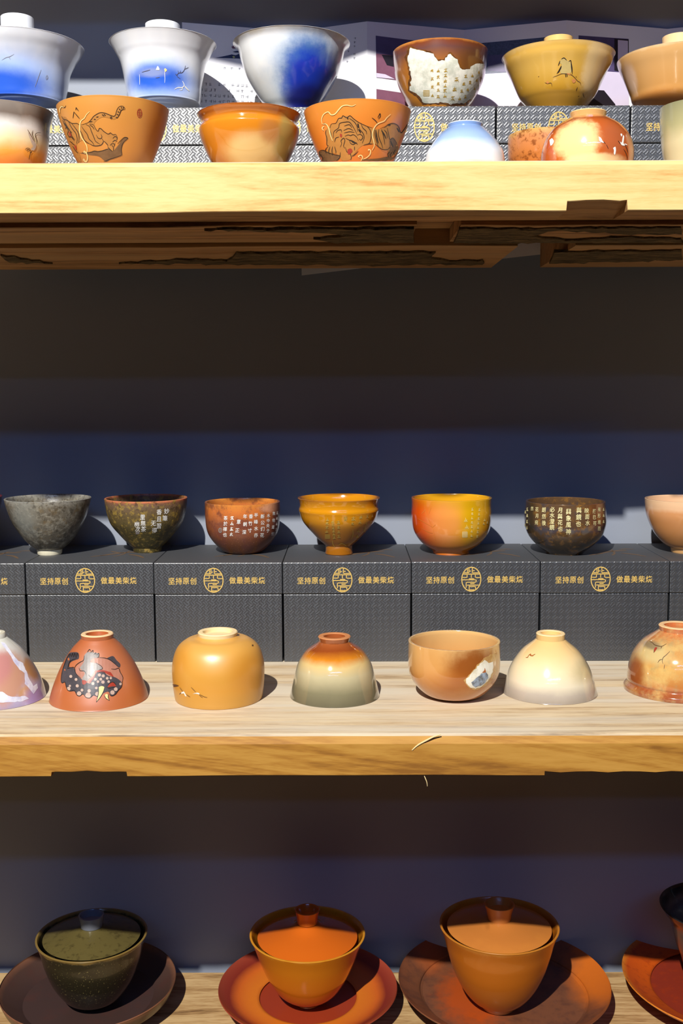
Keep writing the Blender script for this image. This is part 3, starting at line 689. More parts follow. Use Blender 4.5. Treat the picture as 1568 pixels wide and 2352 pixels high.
glaze(L7, 'brown_olive_glaze', [(0, (140, 74, 44)), (0.14, (156, 80, 44)), (0.2, (176, 110, 56)), (0.5, (200, 152, 84)), (0.85, (186, 120, 66)), (1, (190, 100, 56))],
      [(1456, 1545, 22, 40, 0.5, (140, 66, 20), 0.6, 60, 0.9), (1500, 1500, 34, 22, 0.5, (200, 180, 126), 0.5, 60, 0.8), (1495, 1482, 20, 8, 0.5, (120, 104, 80), 0.6, 90, 0.8)], mottle=[(40, (206, 174, 108), 0.38, 0.70, 0.8), (150, (150, 138, 98), 0.48, 0.72, 0.5)], coat=1.0, rough=0.12, target=[L7.body, L7.foot])

# bare clay on the standing edge of the upturned foot rings
for b, c in ((F5, (214, 222, 234)), (F7, (232, 196, 140)), (L1, (206, 200, 180)), (L2, (232, 196, 150)), (L4, (196, 128, 78)), (L6, (238, 208, 156)), (L7, (232, 190, 140))):
    me = b.foot.data; me.materials.append(flat('bare_clay_edge', c, 0.6, 0, 0.06)); zt_ = max(v.co.z for v in me.vertices)
    for p in me.polygons:
        if p.center.z > zt_-0.0009 and abs(p.normal.z) > 0.3: p.material_index = 1

# ---- bottom shelf: saucers and lidded cups
def saucer(label, cx, ry, z_rim, prof_hw_z, mat_kw, y0=None, group='saucers'):
    """prof: (half-width px, height above shelf m) from centre outwards on the upper face"""
    y0 = y0 or y_on(cx, ry, Z_LOW+z_rim); c = at_y(cx, ry, y0); sc_ = float(c@_f)/F_PX
    r = tag(empty('saucer', (float(c[0]), y0, Z_LOW)), label, 'saucer', group)
    U = [(hw*sc_, z) for hw, z in prof_hw_z]
    up = [tuple(q) for q in catmull(U, 5)]
    R, Zt = U[-1]
    loop = [(0, 0.006), (R*0.50, 0.006), (R*0.52, 0.0), (R*0.58, 0.0), (R*0.6, 0.007), (R*0.80, Zt-0.016), (R*0.93, Zt-0.008), (R-0.001, Zt-0.0022), (R, Zt-0.001), (R-0.0006, Zt)]+up[::-1][1:]+([(0, U[0][1])] if U[0][0] > 0 else [])
    o = link('dish', lathe('dish', loop, 128), None, r)
    class B: pass
    b = B(); b.y0 = y0; b.base = Z_LOW; b.X = float(c[0]); b.root = r; b.body = o; b.out = np.array(loop)
    b.local = lambda px, py: at_z(px, py, Z_LOW+0.018)-np.array([b.X, y0, Z_LOW])
    glaze(b, label.split()[0]+'_saucer_glaze', **mat_kw); return b
S1 = saucer('dark brown deep saucer with upright edge under the dark lidded cup', 203, 2252, 0.036, [(0, 0.016), (150, 0.016), (182, 0.019), (193, 0.027), (199, 0.036)],
            dict(stops=[(0, (66, 46, 40)), (0.3, (58, 42, 40)), (0.8, (74, 52, 44)), (1, (128, 84, 60))], coat=0.3, rough=0.42, mottle=[(40, (74, 44, 38), 0.5, 0.7, 0.6)]))
S2 = saucer('red-brown saucer with an orange ring under the amber lidded cup', 707, 2262, 0.033, [(0, 0.017), (108, 0.017), (113, 0.020), (150, 0.022), (185, 0.027), (205, 0.033)],
            dict(stops=[(0, (120, 46, 26)), (0.5, (146, 52, 28)), (0.56, (156, 58, 28)), (0.62, (206, 112, 30)), (0.70, (196, 94, 30)), (0.79, (124, 42, 28)), (1, (150, 64, 44))], warp=0.05, wscale=25, coat=0.4, rough=0.35))
S3 = saucer('wide brown saucer with rusty patches and an orange right side', 1156, 2247, 0.035, [(0, 0.017), (180, 0.017), (191, 0.0185), (194, 0.0215), (225, 0.030), (241, 0.035)],
            dict(stops=[(0, (110, 70, 48)), (1, (120, 70, 44))], coat=0.4, rough=0.4, mottle=[(70, (84, 52, 40), 0.45, 0.65, 0.6)],
                 spots=[(1080, 2290, 70, 90, 0.5, (176, 74, 20), 1.2, 90, 0.9), (1400, 2260, 90, 160, 0.4, (196, 100, 26), 0.5, 50, 1.0), (980, 2200, 40, 50, 0.6, (180, 90, 40), 0.6, 60, 0.7)]))
S4 = saucer('bright orange saucer at the right edge under a dark cup', 1668, 2242, 0.035, [(0, 0.017), (160, 0.017), (168, 0.020), (205, 0.028), (233, 0.035)],
            dict(stops=[(0, (150, 50, 24)), (0.48, (136, 46, 28)), (0.53, (146, 52, 28)), (0.59, (204, 86, 18)), (0.9, (198, 80, 18)), (1, (216, 130, 40))], warp=0.03, coat=0.5, rough=0.35, mottle=[(120, (160, 54, 16), 0.5, 0.65, 0.6)]))
def gaiwan(label, cx, sauc, prof, lid, gl, lgl, **kw):
    zb = Z_LOW+sauc
    y0 = y_on(cx, prof[0][1], zb)
    b = bowl('gaiwan', label, 'lidded cup', cx, y0, zb, prof, foot=2, group='lidded cups', **kw)
    glaze(b, label.split()[0]+'_gaiwan_glaze', target=[b.body, b.foot], **gl)
    if lid:
        l, k = gaiwan_lid(b, cx, lid, None); kgl = lgl.pop('knob', None); glaze(b, label.split()[0]+'_lid_glaze', target=[l, k], **lgl)
        if kgl: glaze(b, label.split()[0]+'_knob_glaze', target=[k], **kgl)
        b.lid = l; b.knob = k
    return b
G1 = gaiwan('dark olive black lidded tea cup standing on a dark saucer', 214, 0.016, [(36, 2304), (37, 2298), (50, 2290), (67.5, 2280), (92, 2245), (108, 2205), (117, 2170), (126, 2145)],
            ([(110, 2150), (80, 2142), (45, 2134), (26, 2128)], [(25, 2126), (27, 2114), (29, 2101)]),
            dict(stops=[(0, (24, 23, 18)), (0.5, (34, 31, 20)), (0.95, (48, 43, 27)), (0.98, (128, 104, 54))], speck=(500, (110, 100, 60), 0.63, 0.72), coat=0.5, rough=0.25),
            dict(stops=[(0, (84, 74, 40)), (1, (90, 80, 43))], mottle=[(120, (58, 50, 26), 0.5, 0.66, 0.7)], coat=0.3, rough=0.35, knob=dict(stops=[(0, (100, 104, 114)), (1, (118, 122, 132))], coat=0.6)))
G2 = gaiwan('glossy amber lidded tea cup standing on a red saucer', 706.5, 0.017, [(28, 2303), (27, 2297), (46.5, 2288), (71.5, 2268), (94, 2233), (110, 2198), (121, 2168), (132.5, 2142)],
            ([(114.5, 2152), (84, 2142), (46, 2131), (26, 2121)], [(24, 2118), (25, 2104), (29, 2089)]),
            dict(stops=[(0, (176, 96, 30)), (0.3, (186, 104, 20)), (0.96, (190, 116, 20)), (1, (206, 140, 40))], coat=0.8, rough=0.18),
            dict(stops=[(0, (206, 104, 20)), (1, (200, 96, 24))], coat=0.8, rough=0.2))
G3 = gaiwan('large matt orange lidded tea cup on a wide brown saucer', 1144.5, 0.017, [(38, 2311), (39, 2302), (61, 2289), (85, 2260), (105, 2220), (118, 2180), (126, 2150), (136.5, 2122)],
            ([(119, 2130), (86, 2122), (52, 2116), (30, 2111)], [(27, 2110), (29, 2094), (34.5, 2076)]),
            dict(stops=[(0, (206, 134, 74)), (0.12, (176, 96, 24)), (0.96, (180, 100, 20)), (1, (190, 120, 40))], coat=0.5, rough=0.3),
            dict(stops=[(0, (206, 136, 66)), (0.9, (206, 130, 54)), (1, (190, 116, 50))], coat=0.3, rough=0.4))
G4 = gaiwan('dark brown cup at the right edge on an orange saucer', 1648, 0.017, [(40, 2300), (41, 2290), (62, 2262), (80, 2205), (94, 2170), (109, 2120), (124, 2098), (133, 2083)], None,
            dict(stops=[(0, (70, 60, 56)), (0.9, (84, 74, 70)), (0.95, (40, 36, 34)), (1, (30, 28, 28))], coat=0.5, rough=0.3), None)

# ------------------------------------------------------------------ folded brochures behind the top boxes
Y_NEAR, Y_FAR = 1.2335, 1.2640
ZTOPB = float(at_y(843, 49, Y_NEAR)[2])
M_INKGREY = flat('grey_print', (140, 142, 152), 0.5)
M_NAVY = flat('navy_print', (40, 52, 96), 0.5)
M_VIOLET = flat('violet_photo_print', (96, 84, 128), 0.4, 0, 0.3, 60)
M_PLUM = flat('plum_photo_print', (132, 84, 106), 0.4, 0, 0.25, 90)
M_DARKP = flat('dark_photo_print', (34, 28, 40), 0.4, 0, 0.3, 80)
M_BLUEP = flat('blue_grey_photo_print', (92, 100, 134), 0.4, 0, 0.5, 500)
M_LILAC = flat('lilac_photo_print', (206, 196, 218), 0.4, 0, 0.05, 60)
M_YEL = flat('yellow_print', (190, 196, 130), 0.5)
class Panel:
    def __init__(s, root, a, b, za, zb):                 # a, b: (px of fold, depth)
        A = at_z(a[0], 60, ZTOPB); B = at_z(b[0], 60, ZTOPB)
        A = np.array([A[0]*a[1]/A[1], a[1]]); B = np.array([B[0]*b[1]/B[1], b[1]])
        s.A, s.B, s.root = A, B, root
        n = np.array([-(B-A)[1], (B-A)[0]]); n /= np.linalg.norm(n)
        if n[1] > 0: n = -n
        s.n = n; T = 0.0003
        V = []
        for q in (A, B):
            zlo = za if q is A else zb
            for k in (0, -T):
                V += [(q[0]+n[0]*k, q[1]+n[1]*k, zlo), (q[0]+n[0]*k, q[1]+n[1]*k, ZTOPB)]
        Fc = [(0, 1, 5, 4), (2, 6, 7, 3), (0, 2, 3, 1), (4, 5, 7, 6), (1, 3, 7, 5), (0, 4, 6, 2)]
        me = mesh_from('panel', V, Fc, False); bm = bmesh.new(); bm.from_mesh(me); bmesh.ops.recalc_face_normals(bm, faces=bm.faces[:]); bm.to_mesh(me); bm.free()
        s.o = link('panel', me, M_PAPER, root)
    def pt(s, px, py, off=0.0003):
        d = ray(px, py); t = (s.A@s.n)/(d[:2]@s.n); p = d*t
        return (p[0]+s.n[0]*off, p[1]+s.n[1]*off, p[2])
    def clip(s, poly): return poly
    def print(s, name, layers):
        V, Fc, Mi, mats = [], [], [], []
        for li, (ink, mat) in enumerate(layers):
            b = len(V); V += [s.pt(v[0], v[1], 0.00025+0.00012*li) for v in ink.V]; Fc += [tuple(b+i for i in f) for f in ink.F]
            if mat not in mats: mats.append(mat)
            Mi += [mats.index(mat)]*len(ink.F)
        me = mesh_from(name, V, Fc, False)
        for m in mats: me.materials.append(m)
        me.polygons.foreach_set('material_index', Mi)
        return link(name, me, None, s.o)
def quad(*p): return Ink().fill(p, 400.0, smooth=False)
def marks(rows, size=6, gap=9):
    """rows of tiny printed characters too small to read: short strokes"""
    k = Ink()
    for x0, y0, x1, y1 in rows:
        n = max(1, int(math.hypot(x1-x0, y1-y0)/gap))
        for i in range(n+1):
            x = x0+(x1-x0)*i/n; y = y0+(y1-y0)*i/n
            if random.random() < 0.25: continue
            for q in range(3):
                dx, dy = random.uniform(-.5, .5)*size, random.uniform(-.5, .5)*size
                if q % 2: k.stroke([(x-size*.4, y+dy), (x+size*.4, y+dy*.8)], 1.0, False)
                else: k.stroke([(x+dx, y-size*.45), (x+dx*.7, y+size*.45)], 1.0, False)
    return k
ba = tag(empty('folded_brochure', (0, Y_FAR, Z_TOP)), 'open brochure page with a small blue landscape print, beside the blue spotted bowl', 'brochure', 'brochures behind the top shelf boxes')
ba.location = (0, 0, 0)
pa = Panel(ba, (418, Y_NEAR), (664, Y_FAR), 0.150, 0.150)
pa.print('landscape_print', [(Ink().fill([(494, 133), (510, 130), (524, 127), (532, 125), (541, 127), (548, 124), (556, 127), (556, 135), (530, 134)], 6, False), M_NAVY), (Ink().fill([(533, 130), (537, 128), (540, 132), (536, 134)], 6, False), M_YEL),
                             (Ink().fill([(534, 119), (544, 117), (552, 118), (552, 121), (540, 121)], 6, False), M_NAVY), (Ink().fill([(531, 108), (538, 104), (546, 106), (542, 112), (534, 112)], 6, False), M_PLUM)])
pa.print('caption', [(marks([(516, 157, 550, 158)], 5, 16), M_INKGREY)])
pa.print('text_block', [(marks([(462, 193, 640, 199), (462, 206, 640, 212), (462, 219, 640, 225), (462, 232, 640, 238)], 7, 10), M_INKGREY)])
bb = tag(empty('folded_brochure', (0, 0, 0)), 'open zigzag brochure with violet photographs, standing behind the brown and yellow bowls', 'brochure', 'brochures behind the top shelf boxes')
folds = [(688, Y_FAR), (843, Y_NEAR), (1066, Y_FAR), (1300, Y_NEAR), (1532, Y_FAR), (1760, Y_NEAR)]
def zbot(px):
    a, b = at_y(685, 630, 1.250)[2], at_y(1236, 588, 1.250)[2]
    return float(a+(b-a)*(px-685)/551)
PB = [Panel(bb, a, b, zbot(a[0]), zbot(b[0])) for a, b in zip(folds[:-1], folds[1:])]
PB[0].print('vertical_caption', [(marks([(815, 88, 814, 134), (800, 118, 798, 142)], 5, 9), M_INKGREY)])
PB[1].print('photo', [(quad((862.5, 82), (1050, 106), (1050, 204), (864, 178)), M_VIOLET), (quad((863, 123), (900, 127), (1050, 140), (1050, 204), (864, 178)), M_PLUM), (quad((876, 126), (930, 130), (930, 160), (888, 150)), M_DARKP),
                      (quad((903, 114), (922, 109), (930, 121), (908, 123)), M_DARKP), (quad((864, 168), (884, 171), (906, 182), (864, 178)), M_LILAC)])
PB[1].print('photo', [(quad((864, 204.5), (1050, 232), (1050, 262), (864, 262)), M_PLUM)])
PB[2].print('photo', [(quad((1084, 101), (1282, 83), (1282, 186), (1084, 172)), M_BLUEP), (quad((1120, 128), (1160, 125), (1160, 166), (1120, 162)), M_VIOLET), (quad((1084, 172), (1282, 160), (1282, 262), (1084, 262)), M_LILAC)])  # pale lower quad puts the overexposed lit area into the print colour
PB[3].print('photo', [(quad((1328, 81.5), (1443, 89.5), (1443, 262), (1328, 262)), M_VIOLET), (quad((1410, 89), (1443, 91), (1443, 170), (1410, 162)), M_DARKP), (quad((1418, 92), (1441, 94), (1441, 160), (1418, 156)), M_LILAC),
                      (quad((1328, 160), (1443, 168), (1443, 262), (1328, 262)), M_LILAC), (quad((1328, 205), (1386, 208), (1412, 240), (1412, 262), (1328, 262)), M_DARKP)])
PB[4].print('photo', [(quad((1552, 92), (1700, 78), (1700, 260), (1552, 260)), M_BLUEP)])

# ------------------------------------------------------------------ painted decoration and writing on the pots
def zo(ox, oy, sc):                                   # coordinates read off an enlarged detail
    return lambda L: [(ox+x*sc, oy+y*sc) for x, y in L]
I_BLACK = flat('black_overglaze', (38, 30, 28), 0.4)
I_BROWN = flat('brown_overglaze', (92, 62, 40), 0.45)
I_TAN = flat('tan_overglaze', (190, 130, 62), 0.45, 0, 0.2, 120)
I_SMOKE = flat('smoky_overglaze', (130, 94, 60), 0.45, 0, 0.3, 150)
I_CREAM = flat('cream_overglaze', (236, 206, 140), 0.4, 0, 0.05)
I_RED = flat('red_overglaze', (160, 56, 40), 0.4)
I_WHITE = flat('white_overglaze', (228, 226, 220), 0.45, 0, 0.04)
I_PINK = flat('pink_overglaze', (178, 120, 100), 0.4, 0, 0.15, 120)
I_SLATE = flat('slate_overglaze', (82, 76, 82), 0.4, 0, 0.35, 160)
I_GREY = flat('grey_overglaze', (150, 142, 138), 0.4, 0, 0.2, 160)
I_PALE = flat('pale_bead_overglaze', (186, 160, 146), 0.35, 0, 0.1)
I_PEACH = flat('peach_overglaze', (214, 140, 80), 0.45, 0, 0.1)
I_GOLDTXT = flat('gold_inscription', (206, 168, 70), 0.4, 0.3, 0.1)
I_PALETXT = flat('pale_gold_inscription', (226, 216, 160), 0.45, 0.1, 0.05)
I_DIMGOLD = flat('dim_gold_inscription', (214, 176, 84), 0.4, 0.2, 0.1)

# tiger from behind (F2)
q = zo(130, 215, 0.10842)
body = Ink().fill(q([(110, 490), (190, 500), (240, 560), (330, 630), (430, 640), (500, 668), (600, 640), (670, 615), (740, 560), (800, 480), (920, 410), (1000, 410), (1110, 440), (1210, 480), (1260, 440), (1280, 350), (1340, 275), (1420, 270), (1450, 320), (1400, 340), (1350, 400), (1300, 500), (1200, 545), (1080, 510), (960, 500), (860, 560), (800, 640),
       (850, 760), (890, 795), (920, 740), (1000, 800), (1090, 860), (1180, 850), (1270, 890), (1290, 960), (1240, 1060), (1200, 1210), (1120, 1170), (1080, 1100), (1010, 1010), (960, 1080), (880, 1105), (800, 1105), (700, 1060), (600, 990), (520, 1000), (440, 1060), (420, 1180), (480, 1260), (520, 1420), (480, 1420), (330, 1180), (240, 960), (170, 720)]), 6)
body.on(F2, 'tiger_painting', I_TAN, 0.00018)
Ink().fill(q([(480, 1255), (640, 1250), (800, 1215), (900, 1225), (1090, 1165), (1190, 1215), (1290, 1110), (1440, 930), (1510, 945), (1410, 1040), (1370, 1180), (1380, 1300), (1250, 1350), (1130, 1400), (1040, 1440), (900, 1330), (700, 1300)]), 7).on(F2, 'rock_painting', I_SMOKE, 0.00018)
ln = Ink()
for L in ([(80, 340), (85, 290), (120, 265), (175, 295), (200, 250)], [(110, 480), (150, 540), (220, 560), (330, 630), (430, 630), (490, 665)], [(520, 660), (600, 640), (680, 605), (740, 540), (800, 470), (920, 405), (1030, 415), (1130, 455), (1210, 480), (1250, 440), (1270, 360), (1320, 280), (1400, 265), (1450, 320)],
          [(700, 640), (780, 660), (830, 750), (880, 795), (905, 735), (950, 750), (1000, 800), (1090, 855), (1140, 830), (1190, 870), (1250, 865), (1285, 920)], [(1450, 330), (1370, 350), (1330, 440), (1280, 520)],
          [(250, 570), (300, 680), (350, 760), (410, 840), (440, 950), (430, 1060)], [(330, 640), (400, 730), (460, 820), (480, 930), (470, 1040)], [(160, 560), (220, 680), (290, 790), (330, 900), (390, 980)], [(190, 620), (250, 740), (330, 830)], [(130, 560), (180, 660), (230, 720)],
          [(490, 760), (540, 850), (580, 960), (640, 1030), (700, 1060)], [(530, 690), (590, 780), (650, 860), (690, 960), (760, 1030), (800, 1100)], [(620, 650), (700, 700), (740, 800), (790, 920), (830, 1010), (920, 1070)], [(700, 660), (760, 700), (800, 760)], [(840, 870), (880, 940), (940, 950), (960, 910), (940, 860)],
          [(960, 950), (990, 1010), (950, 1080), (860, 1105), (780, 1100), (700, 1060)], [(1000, 1000), (1070, 1070), (1090, 1110)], [(1190, 950), (1230, 910), (1280, 930), (1270, 980)], [(1180, 1030), (1230, 990), (1280, 1010)], [(1130, 1100), (1170, 1060), (1230, 1070), (1210, 1120)], [(1080, 1120), (1120, 1170), (1180, 1220)], [(1160, 1090), (1200, 1130), (1200, 1210)],
          [(200, 700), (250, 780), (240, 860), (290, 940)], [(250, 900), (330, 930), (380, 1000)], [(280, 1000), (350, 1060), (410, 1120)], [(340, 1100), (400, 1200), (460, 1260)], [(170, 620), (210, 690), (190, 740)], [(370, 380), (350, 520)], [(370, 385), (440, 470), (490, 530)], [(415, 290), (410, 350)], [(415, 290), (470, 370)],
          [(540, 1250), (700, 1245), (800, 1215), (880, 1225), (1000, 1200), (1090, 1165)], [(1290, 1060), (1360, 990), (1440, 925), (1515, 945)], [(1515, 945), (1410, 1040), (1370, 1170), (1385, 1300)], [(1000, 1440), (1120, 1390), (1250, 1350), (1385, 1300)]):
    ln.stroke(q(L), 1.5)
for L in ([(690, 600), (760, 590)], [(960, 440), (1010, 480)], [(1000, 430), (1040, 470)], [(1130, 490), (1160, 540)], [(1150, 480), (1180, 530)], [(1250, 500), (1290, 510)], [(1270, 440), (1310, 450)], [(1290, 380), (1330, 400)], [(1320, 320), (1350, 350)], [(1370, 280), (1380, 320)], [(1420, 280), (1410, 320)], [(840, 500), (890, 490)], [(790, 540), (830, 550)]): ln.stroke(q(L), 2.0)
ln.on(F2, 'tiger_linework', I_BLACK, 0.00032)
Ink().lines([q(L) for L in ([(700, 380), (640, 440), (590, 520), (520, 580), (495, 680), (495, 800), (530, 920), (590, 1010), (640, 1100), (655, 1200), (640, 1250)], [(640, 1260), (590, 1250), (590, 1215), (630, 1250), (660, 1320), (655, 1400), (620, 1440), (575, 1400), (590, 1380), (620, 1430)], [(78, 400), (75, 330), (110, 275), (160, 290)])], 2.2).on(F2, 'vine_painting', I_CREAM, 0.00045)
Ink().fill(q([(260, 800), (300, 830), (320, 900), (280, 890)]), 6).fill(q([(380, 1080), (420, 1110), (430, 1200), (390, 1150)]), 6).on(F2, 'red_touches', I_RED, 0.00038)
Ink().stroke([(320+5*math.cos(a), 260+9.5*math.sin(a)) for a in np.linspace(0, 6.3, 14)], 1.5, False).stroke([(320, 252), (320, 268)], 1.4, False).stroke([(316, 258), (324, 258)], 1.2, False).stroke([(316, 263), (324, 263)], 1.2, False).on(F2, 'red_seal', I_RED, 0.0003)

# crouching tiger (F4)
q = zo(720, 235, 0.14668)
Ink().fill(q([(200, 430), (270, 350), (340, 330), (390, 250), (470, 215), (570, 215), (640, 260), (700, 310), (800, 360), (900, 400), (980, 420), (1080, 410), (1160, 350), (1250, 330), (1330, 380), (1370, 480), (1440, 380), (1470, 340), (1450, 430), (1390, 500), (1320, 640), (1330, 740), (1250, 830), (1170, 860), (1160, 760), (1090, 735), (1020, 700), (960, 650), (860, 655), (760, 680), (690, 740), (620, 830), (560, 900), (450, 910), (400, 850), (340, 800), (210, 800), (220, 680), (190, 560)]), 7).on(F4, 'tiger_painting', I_TAN, 0.00018)
Ink().fill(q([(1180, 600), (1240, 560), (1310, 660), (1320, 740), (1240, 830), (1170, 860), (1190, 740)]), 6).fill(q([(80, 780), (160, 755), (300, 810), (420, 830), (400, 890), (340, 915), (120, 915)]), 6).fill(q([(780, 890), (1000, 880), (1170, 850), (1250, 860), (1330, 750), (1210, 905), (780, 912)]), 6).on(F4, 'rock_painting', I_SMOKE, 0.00022)
ln = Ink()
for L in ([(260, 400), (280, 340), (350, 325), (390, 255), (440, 245), (460, 210), (520, 240), (570, 210), (630, 260), (700, 310), (790, 355), (850, 380), (920, 400)], [(310, 560), (320, 460), (390, 400), (410, 330), (490, 310), (560, 310), (610, 370), (650, 440), (690, 520)], [(560, 250), (640, 310), (680, 380), (690, 460)], [(480, 370), (560, 350), (600, 400)], [(470, 440), (550, 410), (620, 440)], [(480, 480), (560, 460), (640, 470)],
          [(350, 480), (380, 440), (430, 430), (440, 470)], [(490, 530), (540, 510), (580, 520), (620, 505), (670, 540), (700, 600)], [(500, 560), (560, 590), (620, 610), (680, 650)], [(560, 600), (580, 640), (620, 660), (660, 640), (690, 660)], [(420, 700), (440, 640), (430, 600), (470, 560), (490, 600), (470, 680), (490, 720)], [(500, 700), (520, 770), (570, 800), (590, 860), (580, 900)],
          [(690, 510), (730, 500), (770, 540), (740, 590), (710, 570)], [(700, 330), (720, 420), (770, 480), (790, 550), (760, 640)], [(740, 330), (770, 400), (820, 450), (830, 500)], [(830, 370), (880, 430), (900, 520), (880, 620), (850, 650)], [(200, 430), (190, 480), (210, 560), (210, 660), (240, 680)], [(230, 690), (190, 740), (200, 800)], [(260, 690), (240, 760), (250, 810)], [(300, 690), (290, 760), (300, 830)], [(330, 690), (350, 760), (350, 800)],
          [(950, 430), (960, 520), (980, 600), (1010, 690)], [(1020, 420), (1010, 500), (1030, 580), (1060, 650), (1080, 720)], [(1060, 420), (1080, 490), (1100, 580), (1110, 660)], [(1100, 430), (1140, 480), (1150, 560)], [(1040, 410), (1120, 380), (1170, 345), (1250, 330), (1320, 370), (1350, 450), (1370, 480), (1420, 420), (1470, 340)], [(1150, 400), (1170, 500), (1190, 580), (1240, 560), (1300, 640)],
          [(960, 650), (1020, 700), (1080, 740), (1160, 735), (1190, 700)], [(1190, 770), (1160, 810), (1170, 860)], [(1230, 770), (1200, 820), (1210, 860)], [(1280, 740), (1250, 790), (1270, 820)], [(780, 670), (860, 650), (920, 650)], [(90, 800), (100, 760), (160, 750), (240, 790), (340, 820), (420, 840)], [(90, 800), (140, 860), (140, 912)], [(420, 780), (410, 860), (360, 912)], [(910, 240), (960, 280), (1000, 330)], [(1000, 240), (1035, 175), (1040, 220), (1010, 260)], [(700, 760), (640, 820), (600, 840)], [(330, 620), (350, 560), (400, 540)], [(640, 690), (640, 750)], [(150, 340), (180, 330), (230, 380), (270, 480), (290, 580)]):
    ln.stroke(q(L), 1.6)
for L in ([(1300, 400), (1340, 470)], [(1060, 440), (1100, 500), (1130, 570)], [(970, 430), (985, 540), (1010, 640)], [(560, 590), (640, 620)], [(600, 620), (680, 640)], [(530, 240), (540, 265)], [(690, 330), (700, 400)], [(1200, 600), (1240, 700)], [(1160, 360), (1200, 350)], [(700, 420), (740, 480)]): ln.stroke(q(L), 3.0)
ln.on(F4, 'tiger_linework', I_BLACK, 0.00034)
Ink().lines([q(L) for L in ([(140, 340), (130, 270), (160, 190), (230, 150), (280, 195), (340, 180), (400, 110), (450, 60), (520, 45), (600, 60), (660, 35)], [(160, 440), (140, 400), (170, 370)], [(150, 340), (200, 340), (240, 400), (265, 500), (300, 600)], [(1200, 185), (1140, 240), (1100, 290), (1000, 335), (940, 410), (915, 510), (935, 600), (945, 680), (910, 750)], [(860, 760), (855, 735), (885, 750), (880, 810), (830, 860), (770, 890)], [(720, 860), (700, 840), (740, 825), (765, 860), (740, 912)])], 2.4).on(F4, 'vine_painting', I_CREAM, 0.00048)
Ink().fill(q([(530, 740), (580, 720), (610, 760), (580, 800), (540, 810)]), 6).fill(q([(415, 490), (445, 500), (440, 545), (415, 530)]), 6).on(F4, 'red_touches', I_RED, 0.0004)

# beast with fangs (L2)
q = zo(130, 1480, 0.10842)
Ink().fill(q([(400, 500), (480, 420), (580, 330), (720, 300), (880, 285), (1050, 310), (1180, 370), (1300, 500), (1370, 640), (1400, 760), (1300, 820), (900, 820), (600, 820), (420, 680)]), 8).on(L2, 'belly_painting', I_PINK, 0.00016)
Ink().fill(q([(110, 600), (130, 540), (180, 380), (270, 200), (330, 170), (460, 180), (470, 300), (400, 330), (300, 380), (260, 470), (360, 500), (400, 580), (440, 660), (560, 760), (700, 830), (760, 740), (880, 570), (1000, 600), (1100, 670), (1240, 700), (1370, 800), (1360, 900), (1290, 980), (1230, 1060), (1150, 1095), (1080, 1000), (860, 1100), (790, 1080), (720, 1130), (640, 1120), (560, 1050), (470, 1095), (390, 1000), (280, 990), (210, 900), (180, 810), (110, 810)]), 8).fill(q([(1070, 290), (1190, 250), (1270, 340), (1345, 420), (1320, 495), (1200, 390)]), 7).on(L2, 'beast_painting', I_SLATE, 0.0002)
Ink().fill(q([(490, 500), (580, 370), (580, 260), (650, 170), (760, 170), (890, 200), (880, 280), (760, 300), (720, 380), (830, 400), (950, 490), (940, 540), (820, 560), (720, 700), (620, 790), (540, 740), (600, 620), (560, 570)]), 7).on(L2, 'mane_painting', I_GREY, 0.00024)
bd = Ink()
for x, y, r in ((305, 680, 32), (415, 745, 30), (440, 880, 34), (285, 880, 24), (540, 970, 30), (690, 985, 36), (670, 1080, 60), (770, 830, 32), (820, 740, 30), (905, 650, 34), (985, 670, 34), (935, 740, 30), (875, 790, 28), (980, 800, 36), (1070, 720, 30), (840, 925, 28), (1145, 715, 26), (260, 940, 40), (1100, 790, 28), (480, 1040, 46), (860, 1050, 44), (1250, 950, 40), (1180, 1020, 46), (1350, 840, 28)):
    bd.fill(q([(x+r*math.cos(a), y+r*math.sin(a)) for a in np.linspace(0, 2*math.pi, 9)[:-1]]), 30)
bd.on(L2, 'bead_painting', I_PALE, 0.0003)
ln = Ink()
for L in ([(130, 540), (110, 640), (100, 760), (120, 820), (180, 800), (210, 900), (240, 970), (300, 990), (380, 975), (430, 1070), (490, 1095), (560, 1055), (620, 1120), (700, 1135), (760, 1080), (800, 1080), (860, 1110)], [(230, 520), (330, 490), (380, 500), (400, 590), (440, 650), (520, 720)], [(380, 510), (420, 440), (500, 380), (570, 340), (590, 240)], [(130, 540), (180, 400), (220, 300), (270, 200)], [(260, 480), (280, 390), (340, 330), (420, 310)], [(300, 330), (260, 420), (240, 510)],
          [(900, 280), (1050, 300), (1150, 350), (1290, 470)], [(1150, 520), (1230, 530), (1310, 510), (1340, 590), (1395, 690), (1390, 780)], [(1390, 780), (1370, 900), (1300, 980), (1240, 1060), (1160, 1095), (1100, 1040)], [(830, 390), (940, 460), (965, 520), (900, 545)], [(480, 500), (500, 560), (590, 570), (630, 640)], [(680, 640), (690, 670), (740, 690)], [(890, 920), (880, 1060), (840, 1220)], [(840, 1225), (930, 1110), (990, 1000), (1010, 920)], [(1010, 1080), (1040, 1140), (1115, 1190)], [(1115, 1190), (1090, 1120), (1095, 1060)], [(650, 170), (700, 110), (720, 150)], [(720, 180), (770, 130), (770, 180)], [(790, 220), (830, 180), (830, 230)], [(850, 230), (890, 190), (895, 260), (860, 285)],
          [(270, 270), (290, 200), (310, 260)], [(320, 270), (340, 190), (360, 270)], [(370, 280), (390, 190), (410, 280)], [(420, 290), (440, 190), (465, 260)], [(1060, 910), (1120, 930), (1240, 900)], [(1080, 860), (1180, 800), (1260, 860)], [(900, 590), (1000, 590), (1040, 650)]):
    ln.stroke(q(L), 1.5)
ln.on(L2, 'beast_linework', I_BLACK, 0.0004)
